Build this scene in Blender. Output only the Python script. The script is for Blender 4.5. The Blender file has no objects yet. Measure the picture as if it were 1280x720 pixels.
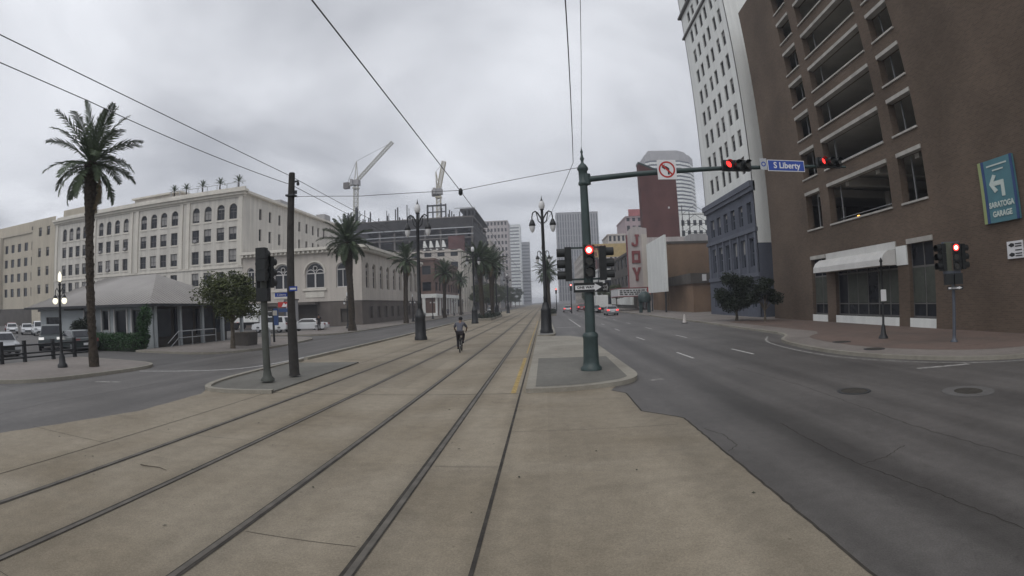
import bpy, math, random
from mathutils import Vector, Matrix
random.seed(11)
R = math.radians
scene = bpy.context.scene
col = scene.collection

# ------------------------------------------------------------------ camera
cam = bpy.data.cameras.new('camera')
cam_o = bpy.data.objects.new('camera', cam); col.objects.link(cam_o)
scene.camera = cam_o
YAW, PIT, ROL = -6.0745e-2, 2.9558e-2, -3.6484e-2
fw = Vector((math.sin(YAW)*math.cos(PIT), math.cos(YAW)*math.cos(PIT), math.sin(PIT)))
rt = Vector((math.cos(YAW), -math.sin(YAW), 0)); up = rt.cross(fw)
r2 = math.cos(ROL)*rt + math.sin(ROL)*up; u2 = -math.sin(ROL)*rt + math.cos(ROL)*up
mw = Matrix((r2, u2, -fw)).transposed().to_4x4(); mw.translation = Vector((0, 0, 2.35))
cam_o.matrix_world = mw
cam.type = 'PANO'; cam.sensor_width = 36; cam.sensor_fit = 'HORIZONTAL'
cam.clip_start = 0.05; cam.clip_end = 6000
for holder in (cam, getattr(cam, 'cycles', None)):       # wide security-camera lens: angle grows evenly with distance from the centre
    for k, v in (('panorama_type', 'FISHEYE_LENS_POLYNOMIAL'), ('fisheye_fov', R(200)), ('fisheye_polynomial_k0', 0.0),
                 ('fisheye_polynomial_k1', -1280/(36*651.4)), ('fisheye_polynomial_k2', 0.0), ('fisheye_polynomial_k3', 0.0), ('fisheye_polynomial_k4', 0.0)):
        try: setattr(holder, k, v)
        except Exception: pass

# ------------------------------------------------------------------ sky, sun, exposure
SUN_EL, SUN_AZ = R(52), R(200)
world = bpy.data.worlds.new('World'); scene.world = world; world.use_nodes = True
nt = world.node_tree; N = nt.nodes; L = nt.links; N.clear()
out = N.new('ShaderNodeOutputWorld'); bg = N.new('ShaderNodeBackground'); bg.inputs['Strength'].default_value = 0.1
sky = N.new('ShaderNodeTexSky'); sky.sky_type = 'NISHITA'; sky.sun_disc = False
sky.sun_elevation = SUN_EL; sky.sun_rotation = SUN_AZ
tc = N.new('ShaderNodeTexCoord'); sep = N.new('ShaderNodeSeparateXYZ'); L.new(tc.outputs['Generated'], sep.inputs[0])
den = N.new('ShaderNodeMath'); den.operation = 'ADD'; den.inputs[1].default_value = 0.16
ab = N.new('ShaderNodeMath'); ab.operation = 'ABSOLUTE'; L.new(sep.outputs[2], ab.inputs[0]); L.new(ab.outputs[0], den.inputs[0])
comb = N.new('ShaderNodeCombineXYZ')
for i in (0, 1):
    d = N.new('ShaderNodeMath'); d.operation = 'DIVIDE'; L.new(sep.outputs[i], d.inputs[0]); L.new(den.outputs[0], d.inputs[1]); L.new(d.outputs[0], comb.inputs[i])
n1 = N.new('ShaderNodeTexNoise'); n1.inputs['Scale'].default_value = 0.85; n1.inputs['Detail'].default_value = 6; n1.inputs['Roughness'].default_value = 0.48; n1.inputs['Distortion'].default_value = 0.5
L.new(comb.outputs[0], n1.inputs['Vector'])
ramp = N.new('ShaderNodeValToRGB'); L.new(n1.outputs['Fac'], ramp.inputs[0])
cr = ramp.color_ramp
cr.elements[0].position = 0.36; cr.elements[0].color = (0.475, 0.49, 0.53, 1)
cr.elements[1].position = 0.62; cr.elements[1].color = (0.93, 0.95, 1.0, 1)
sc = N.new('ShaderNodeVectorMath'); sc.operation = 'SCALE'; sc.inputs['Scale'].default_value = 10.0; L.new(ramp.outputs[0], sc.inputs[0])
mx = N.new('ShaderNodeMixRGB'); mx.inputs[0].default_value = 0.95; L.new(sky.outputs[0], mx.inputs[1]); L.new(sc.outputs[0], mx.inputs[2])
L.new(mx.outputs[0], bg.inputs['Color']); L.new(bg.outputs[0], out.inputs[0])
sl = bpy.data.lights.new('sun', 'SUN'); sl.energy = 0.8; sl.angle = R(50); sl.color = (1.0, 0.97, 0.93)
so = bpy.data.objects.new('sun', sl); col.objects.link(so)
sd = Vector((math.sin(SUN_AZ)*math.cos(SUN_EL), math.cos(SUN_AZ)*math.cos(SUN_EL), math.sin(SUN_EL)))
so.rotation_euler = sd.to_track_quat('Z', 'Y').to_euler()
scene.view_settings.view_transform = 'Standard'; scene.view_settings.look = 'None'
scene.view_settings.exposure = 0.12; scene.view_settings.gamma = 1.0; scene.view_settings.use_curve_mapping = False
scene.render.engine = 'CYCLES'
scene.cycles.max_bounces = 6; scene.cycles.diffuse_bounces = 3; scene.cycles.volume_bounces = 0
try: scene.cycles.use_denoising = True
except Exception: pass

# ------------------------------------------------------------------ materials
def mat(name, c, rough=0.8, var=0.15, scale=1.5, bump=0.0, bscale=30, metal=0.0, spec=0.3, emit=None, estr=0, c2=None, coat=0, streak=0):
    m = bpy.data.materials.new(name); m.use_nodes = True
    nt = m.node_tree; b = nt.nodes['Principled BSDF']
    b.inputs['Roughness'].default_value = rough; b.inputs['Metallic'].default_value = metal
    b.inputs['Specular IOR Level'].default_value = spec; b.inputs['Coat Weight'].default_value = coat
    t = nt.nodes.new('ShaderNodeTexCoord')
    n = nt.nodes.new('ShaderNodeTexNoise'); n.inputs['Scale'].default_value = scale; n.inputs['Detail'].default_value = 8; n.inputs['Roughness'].default_value = 0.62
    nt.links.new(t.outputs['Object'], n.inputs['Vector'])
    r = nt.nodes.new('ShaderNodeValToRGB'); nt.links.new(n.outputs['Fac'], r.inputs[0])
    lo = [x*(1-var) for x in c]; hi = [min(1, x*(1+var)) for x in (c2 or c)]
    r.color_ramp.elements[0].position = 0.33; r.color_ramp.elements[0].color = (*lo, 1)
    r.color_ramp.elements[1].position = 0.67; r.color_ramp.elements[1].color = (*hi, 1)
    src = r.outputs[0]
    if streak:                                   # rain streaks running down a wall
        mp = nt.nodes.new('ShaderNodeMapping'); mp.inputs['Scale'].default_value = (1.3, 1.3, 0.09)
        nt.links.new(t.outputs['Object'], mp.inputs[0])
        s = nt.nodes.new('ShaderNodeTexNoise'); s.inputs['Scale'].default_value = 1.2; s.inputs['Detail'].default_value = 6
        nt.links.new(mp.outputs[0], s.inputs['Vector'])
        rr = nt.nodes.new('ShaderNodeMapRange'); rr.inputs['From Min'].default_value = 0.35; rr.inputs['From Max'].default_value = 0.65
        rr.inputs['To Min'].default_value = 1-streak; rr.inputs['To Max'].default_value = 1.0; nt.links.new(s.outputs['Fac'], rr.inputs['Value'])
        ms = nt.nodes.new('ShaderNodeVectorMath'); ms.operation = 'SCALE'; nt.links.new(src, ms.inputs[0]); nt.links.new(rr.outputs[0], ms.inputs['Scale'])
        src = ms.outputs[0]
    nt.links.new(src, b.inputs['Base Color'])
    if bump:
        n2 = nt.nodes.new('ShaderNodeTexNoise'); n2.inputs['Scale'].default_value = bscale; n2.inputs['Detail'].default_value = 6
        nt.links.new(t.outputs['Object'], n2.inputs['Vector'])
        bp = nt.nodes.new('ShaderNodeBump'); bp.inputs['Strength'].default_value = bump; bp.inputs['Distance'].default_value = 0.05
        nt.links.new(n2.outputs['Fac'], bp.inputs['Height']); nt.links.new(bp.outputs[0], b.inputs['Normal'])
    if emit:
        b.inputs['Emission Color'].default_value = (*emit, 1); b.inputs['Emission Strength'].default_value = estr
    return m

def brick(name, c1, c2, cm, s=1.0):
    m = mat(name, c1, 0.9, 0.1, 0.3); nt = m.node_tree; b = nt.nodes['Principled BSDF']
    t = nt.nodes.new('ShaderNodeTexCoord'); sp = nt.nodes.new('ShaderNodeSeparateXYZ'); nt.links.new(t.outputs['Object'], sp.inputs[0])
    a = nt.nodes.new('ShaderNodeMath'); nt.links.new(sp.outputs[0], a.inputs[0]); nt.links.new(sp.outputs[1], a.inputs[1])
    cb = nt.nodes.new('ShaderNodeCombineXYZ'); nt.links.new(a.outputs[0], cb.inputs[0]); nt.links.new(sp.outputs[2], cb.inputs[1])
    bt = nt.nodes.new('ShaderNodeTexBrick'); bt.inputs['Scale'].default_value = s; bt.inputs['Brick Width'].default_value = 0.24; bt.inputs['Row Height'].default_value = 0.08
    bt.inputs['Mortar Size'].default_value = 0.008
    bt.inputs['Color1'].default_value = (*c1, 1); bt.inputs['Color2'].default_value = (*c2, 1); bt.inputs['Mortar'].default_value = (*cm, 1)
    nt.links.new(cb.outputs[0], bt.inputs['Vector'])
    n = nt.nodes.new('ShaderNodeTexNoise'); n.inputs['Scale'].default_value = 0.25; n.inputs['Detail'].default_value = 7; nt.links.new(t.outputs['Object'], n.inputs['Vector'])
    rr = nt.nodes.new('ShaderNodeMapRange'); rr.inputs['From Min'].default_value = 0.3; rr.inputs['From Max'].default_value = 0.7; rr.inputs['To Min'].default_value = 0.74; rr.inputs['To Max'].default_value = 1.18
    nt.links.new(n.outputs['Fac'], rr.inputs['Value'])
    s_ = nt.nodes.new('ShaderNodeVectorMath'); s_.operation = 'SCALE'; nt.links.new(bt.outputs[0], s_.inputs[0]); nt.links.new(rr.outputs[0], s_.inputs['Scale'])
    nt.links.new(s_.outputs[0], b.inputs['Base Color'])
    return m

def ground_mat(name, base, stain, rough=0.75, cracks=0.0, streaky=0.0, bands=(), panels=False):
    """speckled paving: fine grain, blotchy stains, long worn streaks along the street, optional cracks and saw-cut joints"""
    m = bpy.data.materials.new(name); m.use_nodes = True; nt = m.node_tree; b = nt.nodes['Principled BSDF']
    b.inputs['Roughness'].default_value = rough; b.inputs['Specular IOR Level'].default_value = 0.25
    t = nt.nodes.new('ShaderNodeTexCoord')
    def noise(scale, det=6, mp=None, dist=0):
        n = nt.nodes.new('ShaderNodeTexNoise'); n.inputs['Scale'].default_value = scale; n.inputs['Detail'].default_value = det; n.inputs['Distortion'].default_value = dist
        if mp:
            q = nt.nodes.new('ShaderNodeMapping'); q.inputs['Scale'].default_value = mp; nt.links.new(t.outputs['Object'], q.inputs[0]); nt.links.new(q.outputs[0], n.inputs['Vector'])
        else: nt.links.new(t.outputs['Object'], n.inputs['Vector'])
        return n.outputs['Fac']
    def rng(s, a, b_, c, d):
        r = nt.nodes.new('ShaderNodeMapRange'); nt.links.new(s, r.inputs['Value'])
        for k, v in zip(('From Min', 'From Max', 'To Min', 'To Max'), (a, b_, c, d)): r.inputs[k].default_value = v
        return r.outputs[0]
    def mul(x, y):
        q = nt.nodes.new('ShaderNodeMath'); q.operation = 'MULTIPLY'; nt.links.new(x, q.inputs[0]); nt.links.new(y, q.inputs[1]); return q.outputs[0]
    mix = nt.nodes.new('ShaderNodeMixRGB'); mix.inputs[1].default_value = (*base, 1); mix.inputs[2].default_value = (*stain, 1)
    nt.links.new(rng(noise(0.33, 9, dist=0.6), 0.42, 0.72, 0, 1), mix.inputs[0])
    f = mul(rng(noise(55, 4), 0.3, 0.7, 0.84, 1.16), rng(noise(160, 2), 0.35, 0.65, 0.88, 1.12))
    f = mul(f, rng(noise(4.5, 8), 0.3, 0.7, 0.9, 1.08))
    if streaky: f = mul(f, rng(noise(1.0, 5, mp=(1.1, 0.045, 1)), 0.35, 0.65, 1-streaky, 1+streaky*0.6))
    if bands or panels:
        sp = nt.nodes.new('ShaderNodeSeparateXYZ'); nt.links.new(t.outputs['Object'], sp.inputs[0])
    for x0, w0, amt, amp in [tuple(q)+(1.1,)*(4-len(q)) for q in bands]:                       # oily wheel paths worn along the lanes, wandering a little
        wob = nt.nodes.new('ShaderNodeMath'); wob.operation = 'MULTIPLY_ADD'; wob.inputs[1].default_value = amp; nt.links.new(noise(1.0, 3, mp=(0.02, 0.13, 1)), wob.inputs[0]); nt.links.new(sp.outputs[0], wob.inputs[2])
        d1 = nt.nodes.new('ShaderNodeMath'); d1.operation = 'SUBTRACT'; d1.inputs[1].default_value = x0+amp/2; nt.links.new(wob.outputs[0], d1.inputs[0])
        d2 = nt.nodes.new('ShaderNodeMath'); d2.operation = 'ABSOLUTE'; nt.links.new(d1.outputs[0], d2.inputs[0])
        f = mul(f, rng(d2.outputs[0], w0*0.3, w0, amt, 1.0))
    if panels:                                      # every cast slab has its own tone
        ax = nt.nodes.new('ShaderNodeMath'); ax.operation = 'DIVIDE'; ax.inputs[1].default_value = 4.1; nt.links.new(sp.outputs[0], ax.inputs[0])
        ay = nt.nodes.new('ShaderNodeMath'); ay.operation = 'DIVIDE'; ay.inputs[1].default_value = 7.3; nt.links.new(sp.outputs[1], ay.inputs[0])
        fx = nt.nodes.new('ShaderNodeMath'); fx.operation = 'FLOOR'; nt.links.new(ax.outputs[0], fx.inputs[0]); fy = nt.nodes.new('ShaderNodeMath'); fy.operation = 'FLOOR'; nt.links.new(ay.outputs[0], fy.inputs[0])
        cb = nt.nodes.new('ShaderNodeCombineXYZ'); nt.links.new(fx.outputs[0], cb.inputs[0]); nt.links.new(fy.outputs[0], cb.inputs[1])
        wn = nt.nodes.new('ShaderNodeTexWhiteNoise'); nt.links.new(cb.outputs[0], wn.inputs['Vector']); f = mul(f, rng(wn.outputs['Value'], 0, 1, 0.88, 1.06))
        f = mul(f, rng(noise(0.8, 3, mp=(0.35, 1.6, 1), dist=0.4), 0.62, 0.75, 1.0, 0.84))
        f = mul(f, rng(noise(9, 2), 0.72, 0.78, 1.0, 0.7))
    if cracks:
        v = nt.nodes.new('ShaderNodeTexVoronoi'); v.feature = 'DISTANCE_TO_EDGE'; v.inputs['Scale'].default_value = 0.22
        q = nt.nodes.new('ShaderNodeVectorMath'); q.operation = 'ADD'
        nn = nt.nodes.new('ShaderNodeTexNoise'); nn.inputs['Scale'].default_value = 0.9; nn.inputs['Detail'].default_value = 6; nt.links.new(t.outputs['Object'], nn.inputs['Vector'])
        sc_ = nt.nodes.new('ShaderNodeVectorMath'); sc_.operation = 'SCALE'; sc_.inputs['Scale'].default_value = 2.2; nt.links.new(nn.outputs['Color'], sc_.inputs[0])
        nt.links.new(t.outputs['Object'], q.inputs[0]); nt.links.new(sc_.outputs[0], q.inputs[1]); nt.links.new(q.outputs[0], v.inputs['Vector'])
        cr_ = rng(v.outputs['Distance'], 0.0, 0.006, 1-cracks, 1.0)
        f = mul(f, cr_)
    s_ = nt.nodes.new('ShaderNodeVectorMath'); s_.operation = 'SCALE'; nt.links.new(mix.outputs[0], s_.inputs[0]); nt.links.new(f, s_.inputs['Scale'])
    nt.links.new(s_.outputs[0], b.inputs['Base Color'])
    bp = nt.nodes.new('ShaderNodeBump'); bp.inputs['Strength'].default_value = 0.35; bp.inputs['Distance'].default_value = 0.01
    nt.links.new(noise(40, 5), bp.inputs['Height']); nt.links.new(bp.outputs[0], b.inputs['Normal'])
    return m

M = dict(
    concrete=ground_mat('concrete', (0.278, 0.240, 0.182), (0.198, 0.164, 0.115), streaky=0.10, panels=True, bands=((-6.74,0.32,0.86,0.05),(-5.17,0.32,0.86,0.05),(-3.31,0.34,0.84,0.05),(-1.76,0.34,0.84,0.05),(-0.69,0.22,0.86,0.04),(2.35,0.7,0.82,0.5))),
    concrete_grey=ground_mat('concrete_grey', (0.20, 0.195, 0.185), (0.15, 0.145, 0.135)),
    kerb=ground_mat('kerb_concrete', (0.30, 0.28, 0.235), (0.22, 0.20, 0.165)),
    asphalt=ground_mat('asphalt', (0.118, 0.110, 0.103), (0.088, 0.082, 0.077), streaky=0.22, cracks=0.10, rough=0.55, bands=((4.35,0.75,0.62),(2.95,0.5,0.86),(7.3,0.55,0.80),(9.6,0.6,0.84))),
    patch=ground_mat('asphalt_patch', (0.165, 0.158, 0.138), (0.12, 0.115, 0.10), streaky=0.08),
    walk=ground_mat('sidewalk', (0.23, 0.205, 0.185), (0.17, 0.15, 0.135)),
    redwalk=ground_mat('red_paving', (0.165, 0.120, 0.100), (0.125, 0.10, 0.085)),
    lot=ground_mat('lot', (0.12, 0.115, 0.11), (0.09, 0.085, 0.08)),
    joint=mat('joint', (0.045, 0.04, 0.033), 0.9, 0.3, 6),
    rail=mat('rail_steel', (0.12, 0.108, 0.092), 0.65, 0.3, 3, metal=0.2),
    groove=mat('rail_groove', (0.045, 0.040, 0.034), 0.9, 0.4, 5),
    yellow=mat('yellow_paint', (0.36, 0.26, 0.10), 0.8, 0.45, 7),
    white_line=mat('white_paint', (0.50, 0.49, 0.47), 0.8, 0.35, 7),
    worn_line=mat('worn_white_paint', (0.26, 0.25, 0.235), 0.85, 0.45, 5),
    cream=mat('cream_stucco', (0.66, 0.63, 0.57), 0.9, 0.08, 0.2, streak=0.20),
    cream_trim=mat('cream_trim', (0.70, 0.665, 0.59), 0.85, 0.06, 0.6, streak=0.10),
    yellowwall=mat('yellow_stucco', (0.52, 0.47, 0.38), 0.9, 0.08, 0.2, streak=0.12),
    beige=mat('beige_stucco', (0.57, 0.525, 0.47), 0.9, 0.07, 0.2, streak=0.14),
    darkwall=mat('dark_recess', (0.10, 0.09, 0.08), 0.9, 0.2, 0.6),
    white_wall=mat('white_wall', (0.80, 0.81, 0.78), 0.85, 0.05, 0.2, streak=0.12),
    greywall=mat('grey_wall', (0.40, 0.39, 0.39), 0.85, 0.06, 0.15, streak=0.18),
    blue_wall=mat('slate_wall', (0.105, 0.115, 0.145), 0.8, 0.12, 0.5, streak=0.12),
    slate_trim=mat('slate_trim', (0.125, 0.135, 0.165), 0.8, 0.1, 0.5),
    garage=brick('garage_brick', (0.138, 0.100, 0.074), (0.106, 0.077, 0.057), (0.145, 0.115, 0.090)),
    redbrick=brick('red_brick', (0.13, 0.055, 0.05), (0.105, 0.045, 0.042), (0.12, 0.075, 0.07)),
    brick2=brick('old_brick', (0.17, 0.10, 0.08), (0.13, 0.08, 0.065), (0.2, 0.17, 0.15)),
    tanbrick=brick('tan_brick', (0.23, 0.15, 0.095), (0.20, 0.13, 0.085), (0.2, 0.15, 0.11)),
    lintel=mat('lintel_concrete', (0.46, 0.44, 0.40), 0.85, 0.12, 1.0, streak=0.2),
    deck=mat('deck_concrete', (0.44, 0.42, 0.38), 0.9, 0.12, 0.5),
    glass=mat('dark_glass', (0.018, 0.020, 0.025), 0.12, 0.3, 0.8, spec=0.4),
    glass_blue=mat('blue_grey_glass', (0.05, 0.06, 0.075), 0.12, 0.3, 0.5, spec=0.6),
    frame=mat('window_frame', (0.13, 0.125, 0.12), 0.6, 0.1, 2),
    frame_w=mat('white_frame', (0.62, 0.60, 0.58), 0.6, 0.06, 2),
    blind=mat('blind', (0.33, 0.32, 0.31), 0.8, 0.45, 0.25),
    roof=mat('metal_roof', (0.29, 0.272, 0.255), 0.55, 0.08, 0.6, metal=0.1),
    kiosk=mat('painted_board', (0.42, 0.45, 0.46), 0.7, 0.08, 0.8),
    green=mat('green_paint', (0.036, 0.058, 0.056), 0.42, 0.2, 3, spec=0.5),
    blackp=mat('black_paint', (0.016, 0.017, 0.018), 0.45, 0.3, 4, spec=0.5),
    darkmetal=mat('dark_metal', (0.05, 0.052, 0.055), 0.5, 0.2, 4, metal=0.3),
    wood=mat('pole_wood', (0.040, 0.037, 0.034), 0.9, 0.25, 6, bump=0.4),
    greymetal=mat('grey_metal', (0.10, 0.11, 0.13), 0.45, 0.1, 4, metal=0.3),
    steel=mat('galvanised_steel', (0.42, 0.43, 0.44), 0.4, 0.1, 4, metal=0.5),
    signal=mat('signal_black', (0.014, 0.016, 0.016), 0.5, 0.2, 3, spec=0.4),
    signal_back=mat('signal_back', (0.10, 0.105, 0.075), 0.6, 0.2, 3),
    red_lit=mat('red_signal_lit', (0.6, 0.02, 0.02), 0.4, 0, 1, emit=(1.0, 0.035, 0.03), estr=2.2),
    red_hot=mat('red_signal_core', (0.9, 0.5, 0.45), 0.4, 0, 1, emit=(1.0, 0.42, 0.36), estr=3.5),
    lens_off=mat('unlit_lens', (0.035, 0.03, 0.015), 0.25, 0.1, 3, spec=0.6),
    tail=mat('tail_lamp_lit', (0.6, 0.03, 0.03), 0.3, 0, 1, emit=(1.0, 0.06, 0.06), estr=1.6),
    head=mat('head_lamp', (0.75, 0.76, 0.78), 0.15, 0, 1, emit=(1, 0.97, 0.9), estr=0.5),
    globe=mat('milk_glass', (0.70, 0.70, 0.70), 0.25, 0.04, 2, spec=0.5),
    globe_lit=mat('milk_glass_lit', (0.9, 0.85, 0.7), 0.3, 0, 1, emit=(1.0, 0.93, 0.70), estr=1.1),
    amber=mat('amber_lamp', (0.8, 0.4, 0.1), 0.3, 0, 1, emit=(1.0, 0.45, 0.08), estr=3.0),
    blue_sign=mat('blue_sign', (0.035, 0.075, 0.33), 0.45, 0.06, 2),
    white_sign=mat('white_sign', (0.72, 0.72, 0.72), 0.5, 0.04, 2),
    red_sign=mat('red_sign', (0.45, 0.035, 0.03), 0.5, 0.06, 2),
    dark_red=mat('dark_red_letter', (0.22, 0.065, 0.065), 0.6, 0.15, 2),
    green_sign=mat('green_awning', (0.02, 0.24, 0.15), 0.6, 0.1, 2),
    teal=mat('teal_sign', (0.085, 0.205, 0.24), 0.5, 0.08, 1.5),
    teal_edge=mat('pale_green_stripe', (0.30, 0.36, 0.16), 0.5, 0.06, 2),
    navy=mat('navy_stripe', (0.04, 0.075, 0.19), 0.5, 0.06, 2),
    letter=mat('pale_letter', (0.55, 0.62, 0.58), 0.5, 0.04, 3),
    yellow_board=mat('yellow_board', (0.46, 0.35, 0.17), 0.7, 0.15, 1.0),
    awning=mat('pale_awning', (0.60, 0.59, 0.565), 0.6, 0.06, 1.0, streak=0.08),
    trunk=mat('palm_bark', (0.055, 0.044, 0.033), 0.95, 0.45, 7, bump=1.0, bscale=9),
    bark=mat('bark', (0.13, 0.11, 0.085), 0.95, 0.3, 6, bump=0.6),
    frond=mat('palm_leaf', (0.050, 0.078, 0.040), 0.6, 0.35, 1.3, c2=(0.085, 0.112, 0.062)),
    frond_dry=mat('dry_palm_leaf', (0.16, 0.12, 0.06), 0.8, 0.3, 2),
    leaf=mat('tree_leaf', (0.060, 0.075, 0.028), 0.65, 0.35, 1.1, c2=(0.085, 0.10, 0.035)),
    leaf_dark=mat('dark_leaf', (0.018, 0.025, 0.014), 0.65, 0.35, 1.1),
    hedge=mat('hedge_leaf', (0.032, 0.075, 0.026), 0.7, 0.35, 2.0),
    crane=mat('crane_paint', (0.55, 0.54, 0.48), 0.6, 0.08, 0.6),
    crane_y=mat('crane_yellow', (0.54, 0.50, 0.40), 0.6, 0.08, 0.6),
    net=mat('scaffold_net', (0.045, 0.042, 0.040), 0.9, 0.35, 0.35),
    slab=mat('raw_concrete', (0.17, 0.155, 0.145), 0.9, 0.15, 0.3),
    wire=mat('wire', (0.11, 0.11, 0.12), 0.6, 0.1, 2),
    tyre=mat('tyre', (0.018, 0.018, 0.018), 0.85, 0.2, 5),
    rim=mat('rim', (0.35, 0.35, 0.36), 0.35, 0.1, 5, metal=0.7),
    car_white=mat('white_car_paint', (0.62, 0.63, 0.64), 0.3, 0.02, 1, coat=0.6),
    car_silver=mat('silver_car_paint', (0.36, 0.37, 0.38), 0.32, 0.03, 1, metal=0.4, coat=0.5),
    car_dark=mat('dark_car_paint', (0.035, 0.045, 0.045), 0.28, 0.05, 1, coat=0.6),
    car_red=mat('red_car_paint', (0.16, 0.015, 0.02), 0.3, 0.05, 1, coat=0.6),
    skin=mat('skin', (0.20, 0.12, 0.085), 0.6, 0.05, 5),
    shirt=mat('grey_cloth', (0.115, 0.118, 0.14), 0.9, 0.12, 6),
    trousers=mat('dark_cloth', (0.03, 0.026, 0.028), 0.9, 0.2, 6),
    hair=mat('dark_hair', (0.02, 0.02, 0.022), 0.8, 0.2, 20),
    cone=mat('pale_cone', (0.62, 0.58, 0.55), 0.6, 0.05, 3),
    pinkwall=mat('faded_pink_wall', (0.42, 0.33, 0.34), 0.9, 0.08, 0.3, streak=0.15),
    whitewash=mat('aged_white_wall', (0.50, 0.455, 0.44), 0.9, 0.08, 0.4, streak=0.22),
)

# ------------------------------------------------------------------ mesh helpers
class MB:
    def __init__(s): s.v = []; s.f = []; s.mi = []; s.sm = []; s.m = 0; s.mx = Matrix.Identity(4); s.cuts = []
    def add(s, vs, fs, smooth=False):
        b = len(s.v); s.cuts.append((b, len(s.f))); s.v += [tuple(s.mx @ Vector(v)) for v in vs]
        for f in fs: s.f.append([b+i for i in f]); s.mi.append(s.m); s.sm.append(smooth)
        return s
    def box(s, x0, x1, y0, y1, z0, z1):
        return s.add([(x0,y0,z0),(x1,y0,z0),(x1,y1,z0),(x0,y1,z0),(x0,y0,z1),(x1,y0,z1),(x1,y1,z1),(x0,y1,z1)],
                     [(0,3,2,1),(4,5,6,7),(0,1,5,4),(1,2,6,5),(2,3,7,6),(3,0,4,7)])
    def quad(s, a, b, c, d): return s.add([a,b,c,d], [(0,1,2,3)])
    def poly(s, pts, z0, z1):                     # vertical prism over a plan outline (counter-clockwise)
        n = len(pts); return s.add([(x,y,z0) for x,y in pts]+[(x,y,z1) for x,y in pts],
            [tuple(range(n-1,-1,-1)), tuple(range(n,2*n))]+[(i,(i+1)%n,n+(i+1)%n,n+i) for i in range(n)])
    def prism(s, pts, ax, a, b):                  # outline in the plane normal to ax (0: (y,z), 1: (x,z)), from a to b
        n = len(pts); f = (lambda q, t: (t,q[0],q[1])) if ax == 0 else (lambda q, t: (q[0],t,q[1]))
        return s.add([f(q,a) for q in pts]+[f(q,b) for q in pts],
            [tuple(range(n)), tuple(range(2*n-1,n-1,-1))]+[(i,n+i,n+(i+1)%n,(i+1)%n) for i in range(n)])
    def tube(s, path, r, seg=6, cap=True):
        P = [Vector(q) for q in path]; n = len(P); rr = r if isinstance(r, (list, tuple)) else [r]*n
        vs = []; a0 = None
        for i, q in enumerate(P):
            d = (P[min(i+1,n-1)]-P[max(i-1,0)]); d = d.normalized() if d.length > 1e-9 else Vector((0,0,1))
            if a0 is None: a0 = d.orthogonal().normalized()
            a0 = (a0 - d*a0.dot(d)); a0 = a0.normalized() if a0.length > 1e-6 else d.orthogonal().normalized()
            b0 = d.cross(a0)
            for k in range(seg):
                t = 2*math.pi*k/seg; vs.append(tuple(q + rr[i]*(a0*math.cos(t)+b0*math.sin(t))))
        fs = [(i*seg+k, i*seg+(k+1)%seg, (i+1)*seg+(k+1)%seg, (i+1)*seg+k) for i in range(n-1) for k in range(seg)]
        s.add(vs, fs, True)
        if cap: s.add(vs[:seg], [tuple(range(seg-1,-1,-1))]); s.add(vs[-seg:], [tuple(range(seg))])
        return s
    def lathe(s, prof, c=(0,0,0), seg=12, tilt=None):
        vs = [(c[0]+r*math.cos(2*math.pi*k/seg), c[1]+r*math.sin(2*math.pi*k/seg), c[2]+z) for r, z in prof for k in range(seg)]
        fs = [(i*seg+k, i*seg+(k+1)%seg, (i+1)*seg+(k+1)%seg, (i+1)*seg+k) for i in range(len(prof)-1) for k in range(seg)]
        s.add(vs, fs, True); s.add(vs[:seg], [tuple(range(seg-1,-1,-1))]); s.add(vs[-seg:], [tuple(range(seg))])
        return s
    def sphere(s, c, r, sx=1, sy=1, sz=1, seg=10):
        n = seg//2+1
        return s.add([(c[0]+r*sx*math.sin(math.pi*i/n)*math.cos(2*math.pi*k/seg), c[1]+r*sy*math.sin(math.pi*i/n)*math.sin(2*math.pi*k/seg), c[2]-r*sz*math.cos(math.pi*i/n)) for i in range(n+1) for k in range(seg)],
                     [(i*seg+k, i*seg+(k+1)%seg, (i+1)*seg+(k+1)%seg, (i+1)*seg+k) for i in range(n) for k in range(seg)], True)
    def build(s, name, mats, parent=None, world=False):
        me = bpy.data.meshes.new(name)
        vs = s.v
        if parent is not None and world:
            o0 = parent.location if parent.parent is None else (parent.parent.location + parent.location)
            vs = [(a-o0[0], b-o0[1], c-o0[2]) for a, b, c in vs]
        me.from_pydata(vs, [], s.f)
        if not isinstance(mats, (list, tuple)): mats = [mats]
        for m in mats: me.materials.append(M[m] if isinstance(m, str) else m)
        me.polygons.foreach_set('material_index', s.mi); me.polygons.foreach_set('use_smooth', s.sm)
        me.update()
        o = bpy.data.objects.new(name, me); col.objects.link(o)
        if parent is not None: o.parent = parent
        return o

def build_each(b, name, mats, parent, world=True):
    """every solid collected in b becomes a part of its own"""
    cuts = b.cuts+[(len(b.v), len(b.f))]
    for (v0, f0), (v1, f1) in zip(cuts, cuts[1:]):
        c = MB(); c.v = b.v[v0:v1]; c.f = [[i-v0 for i in f] for f in b.f[f0:f1]]; c.mi = b.mi[f0:f1]; c.sm = b.sm[f0:f1]; c.build(name, mats, parent, world=world)

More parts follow.
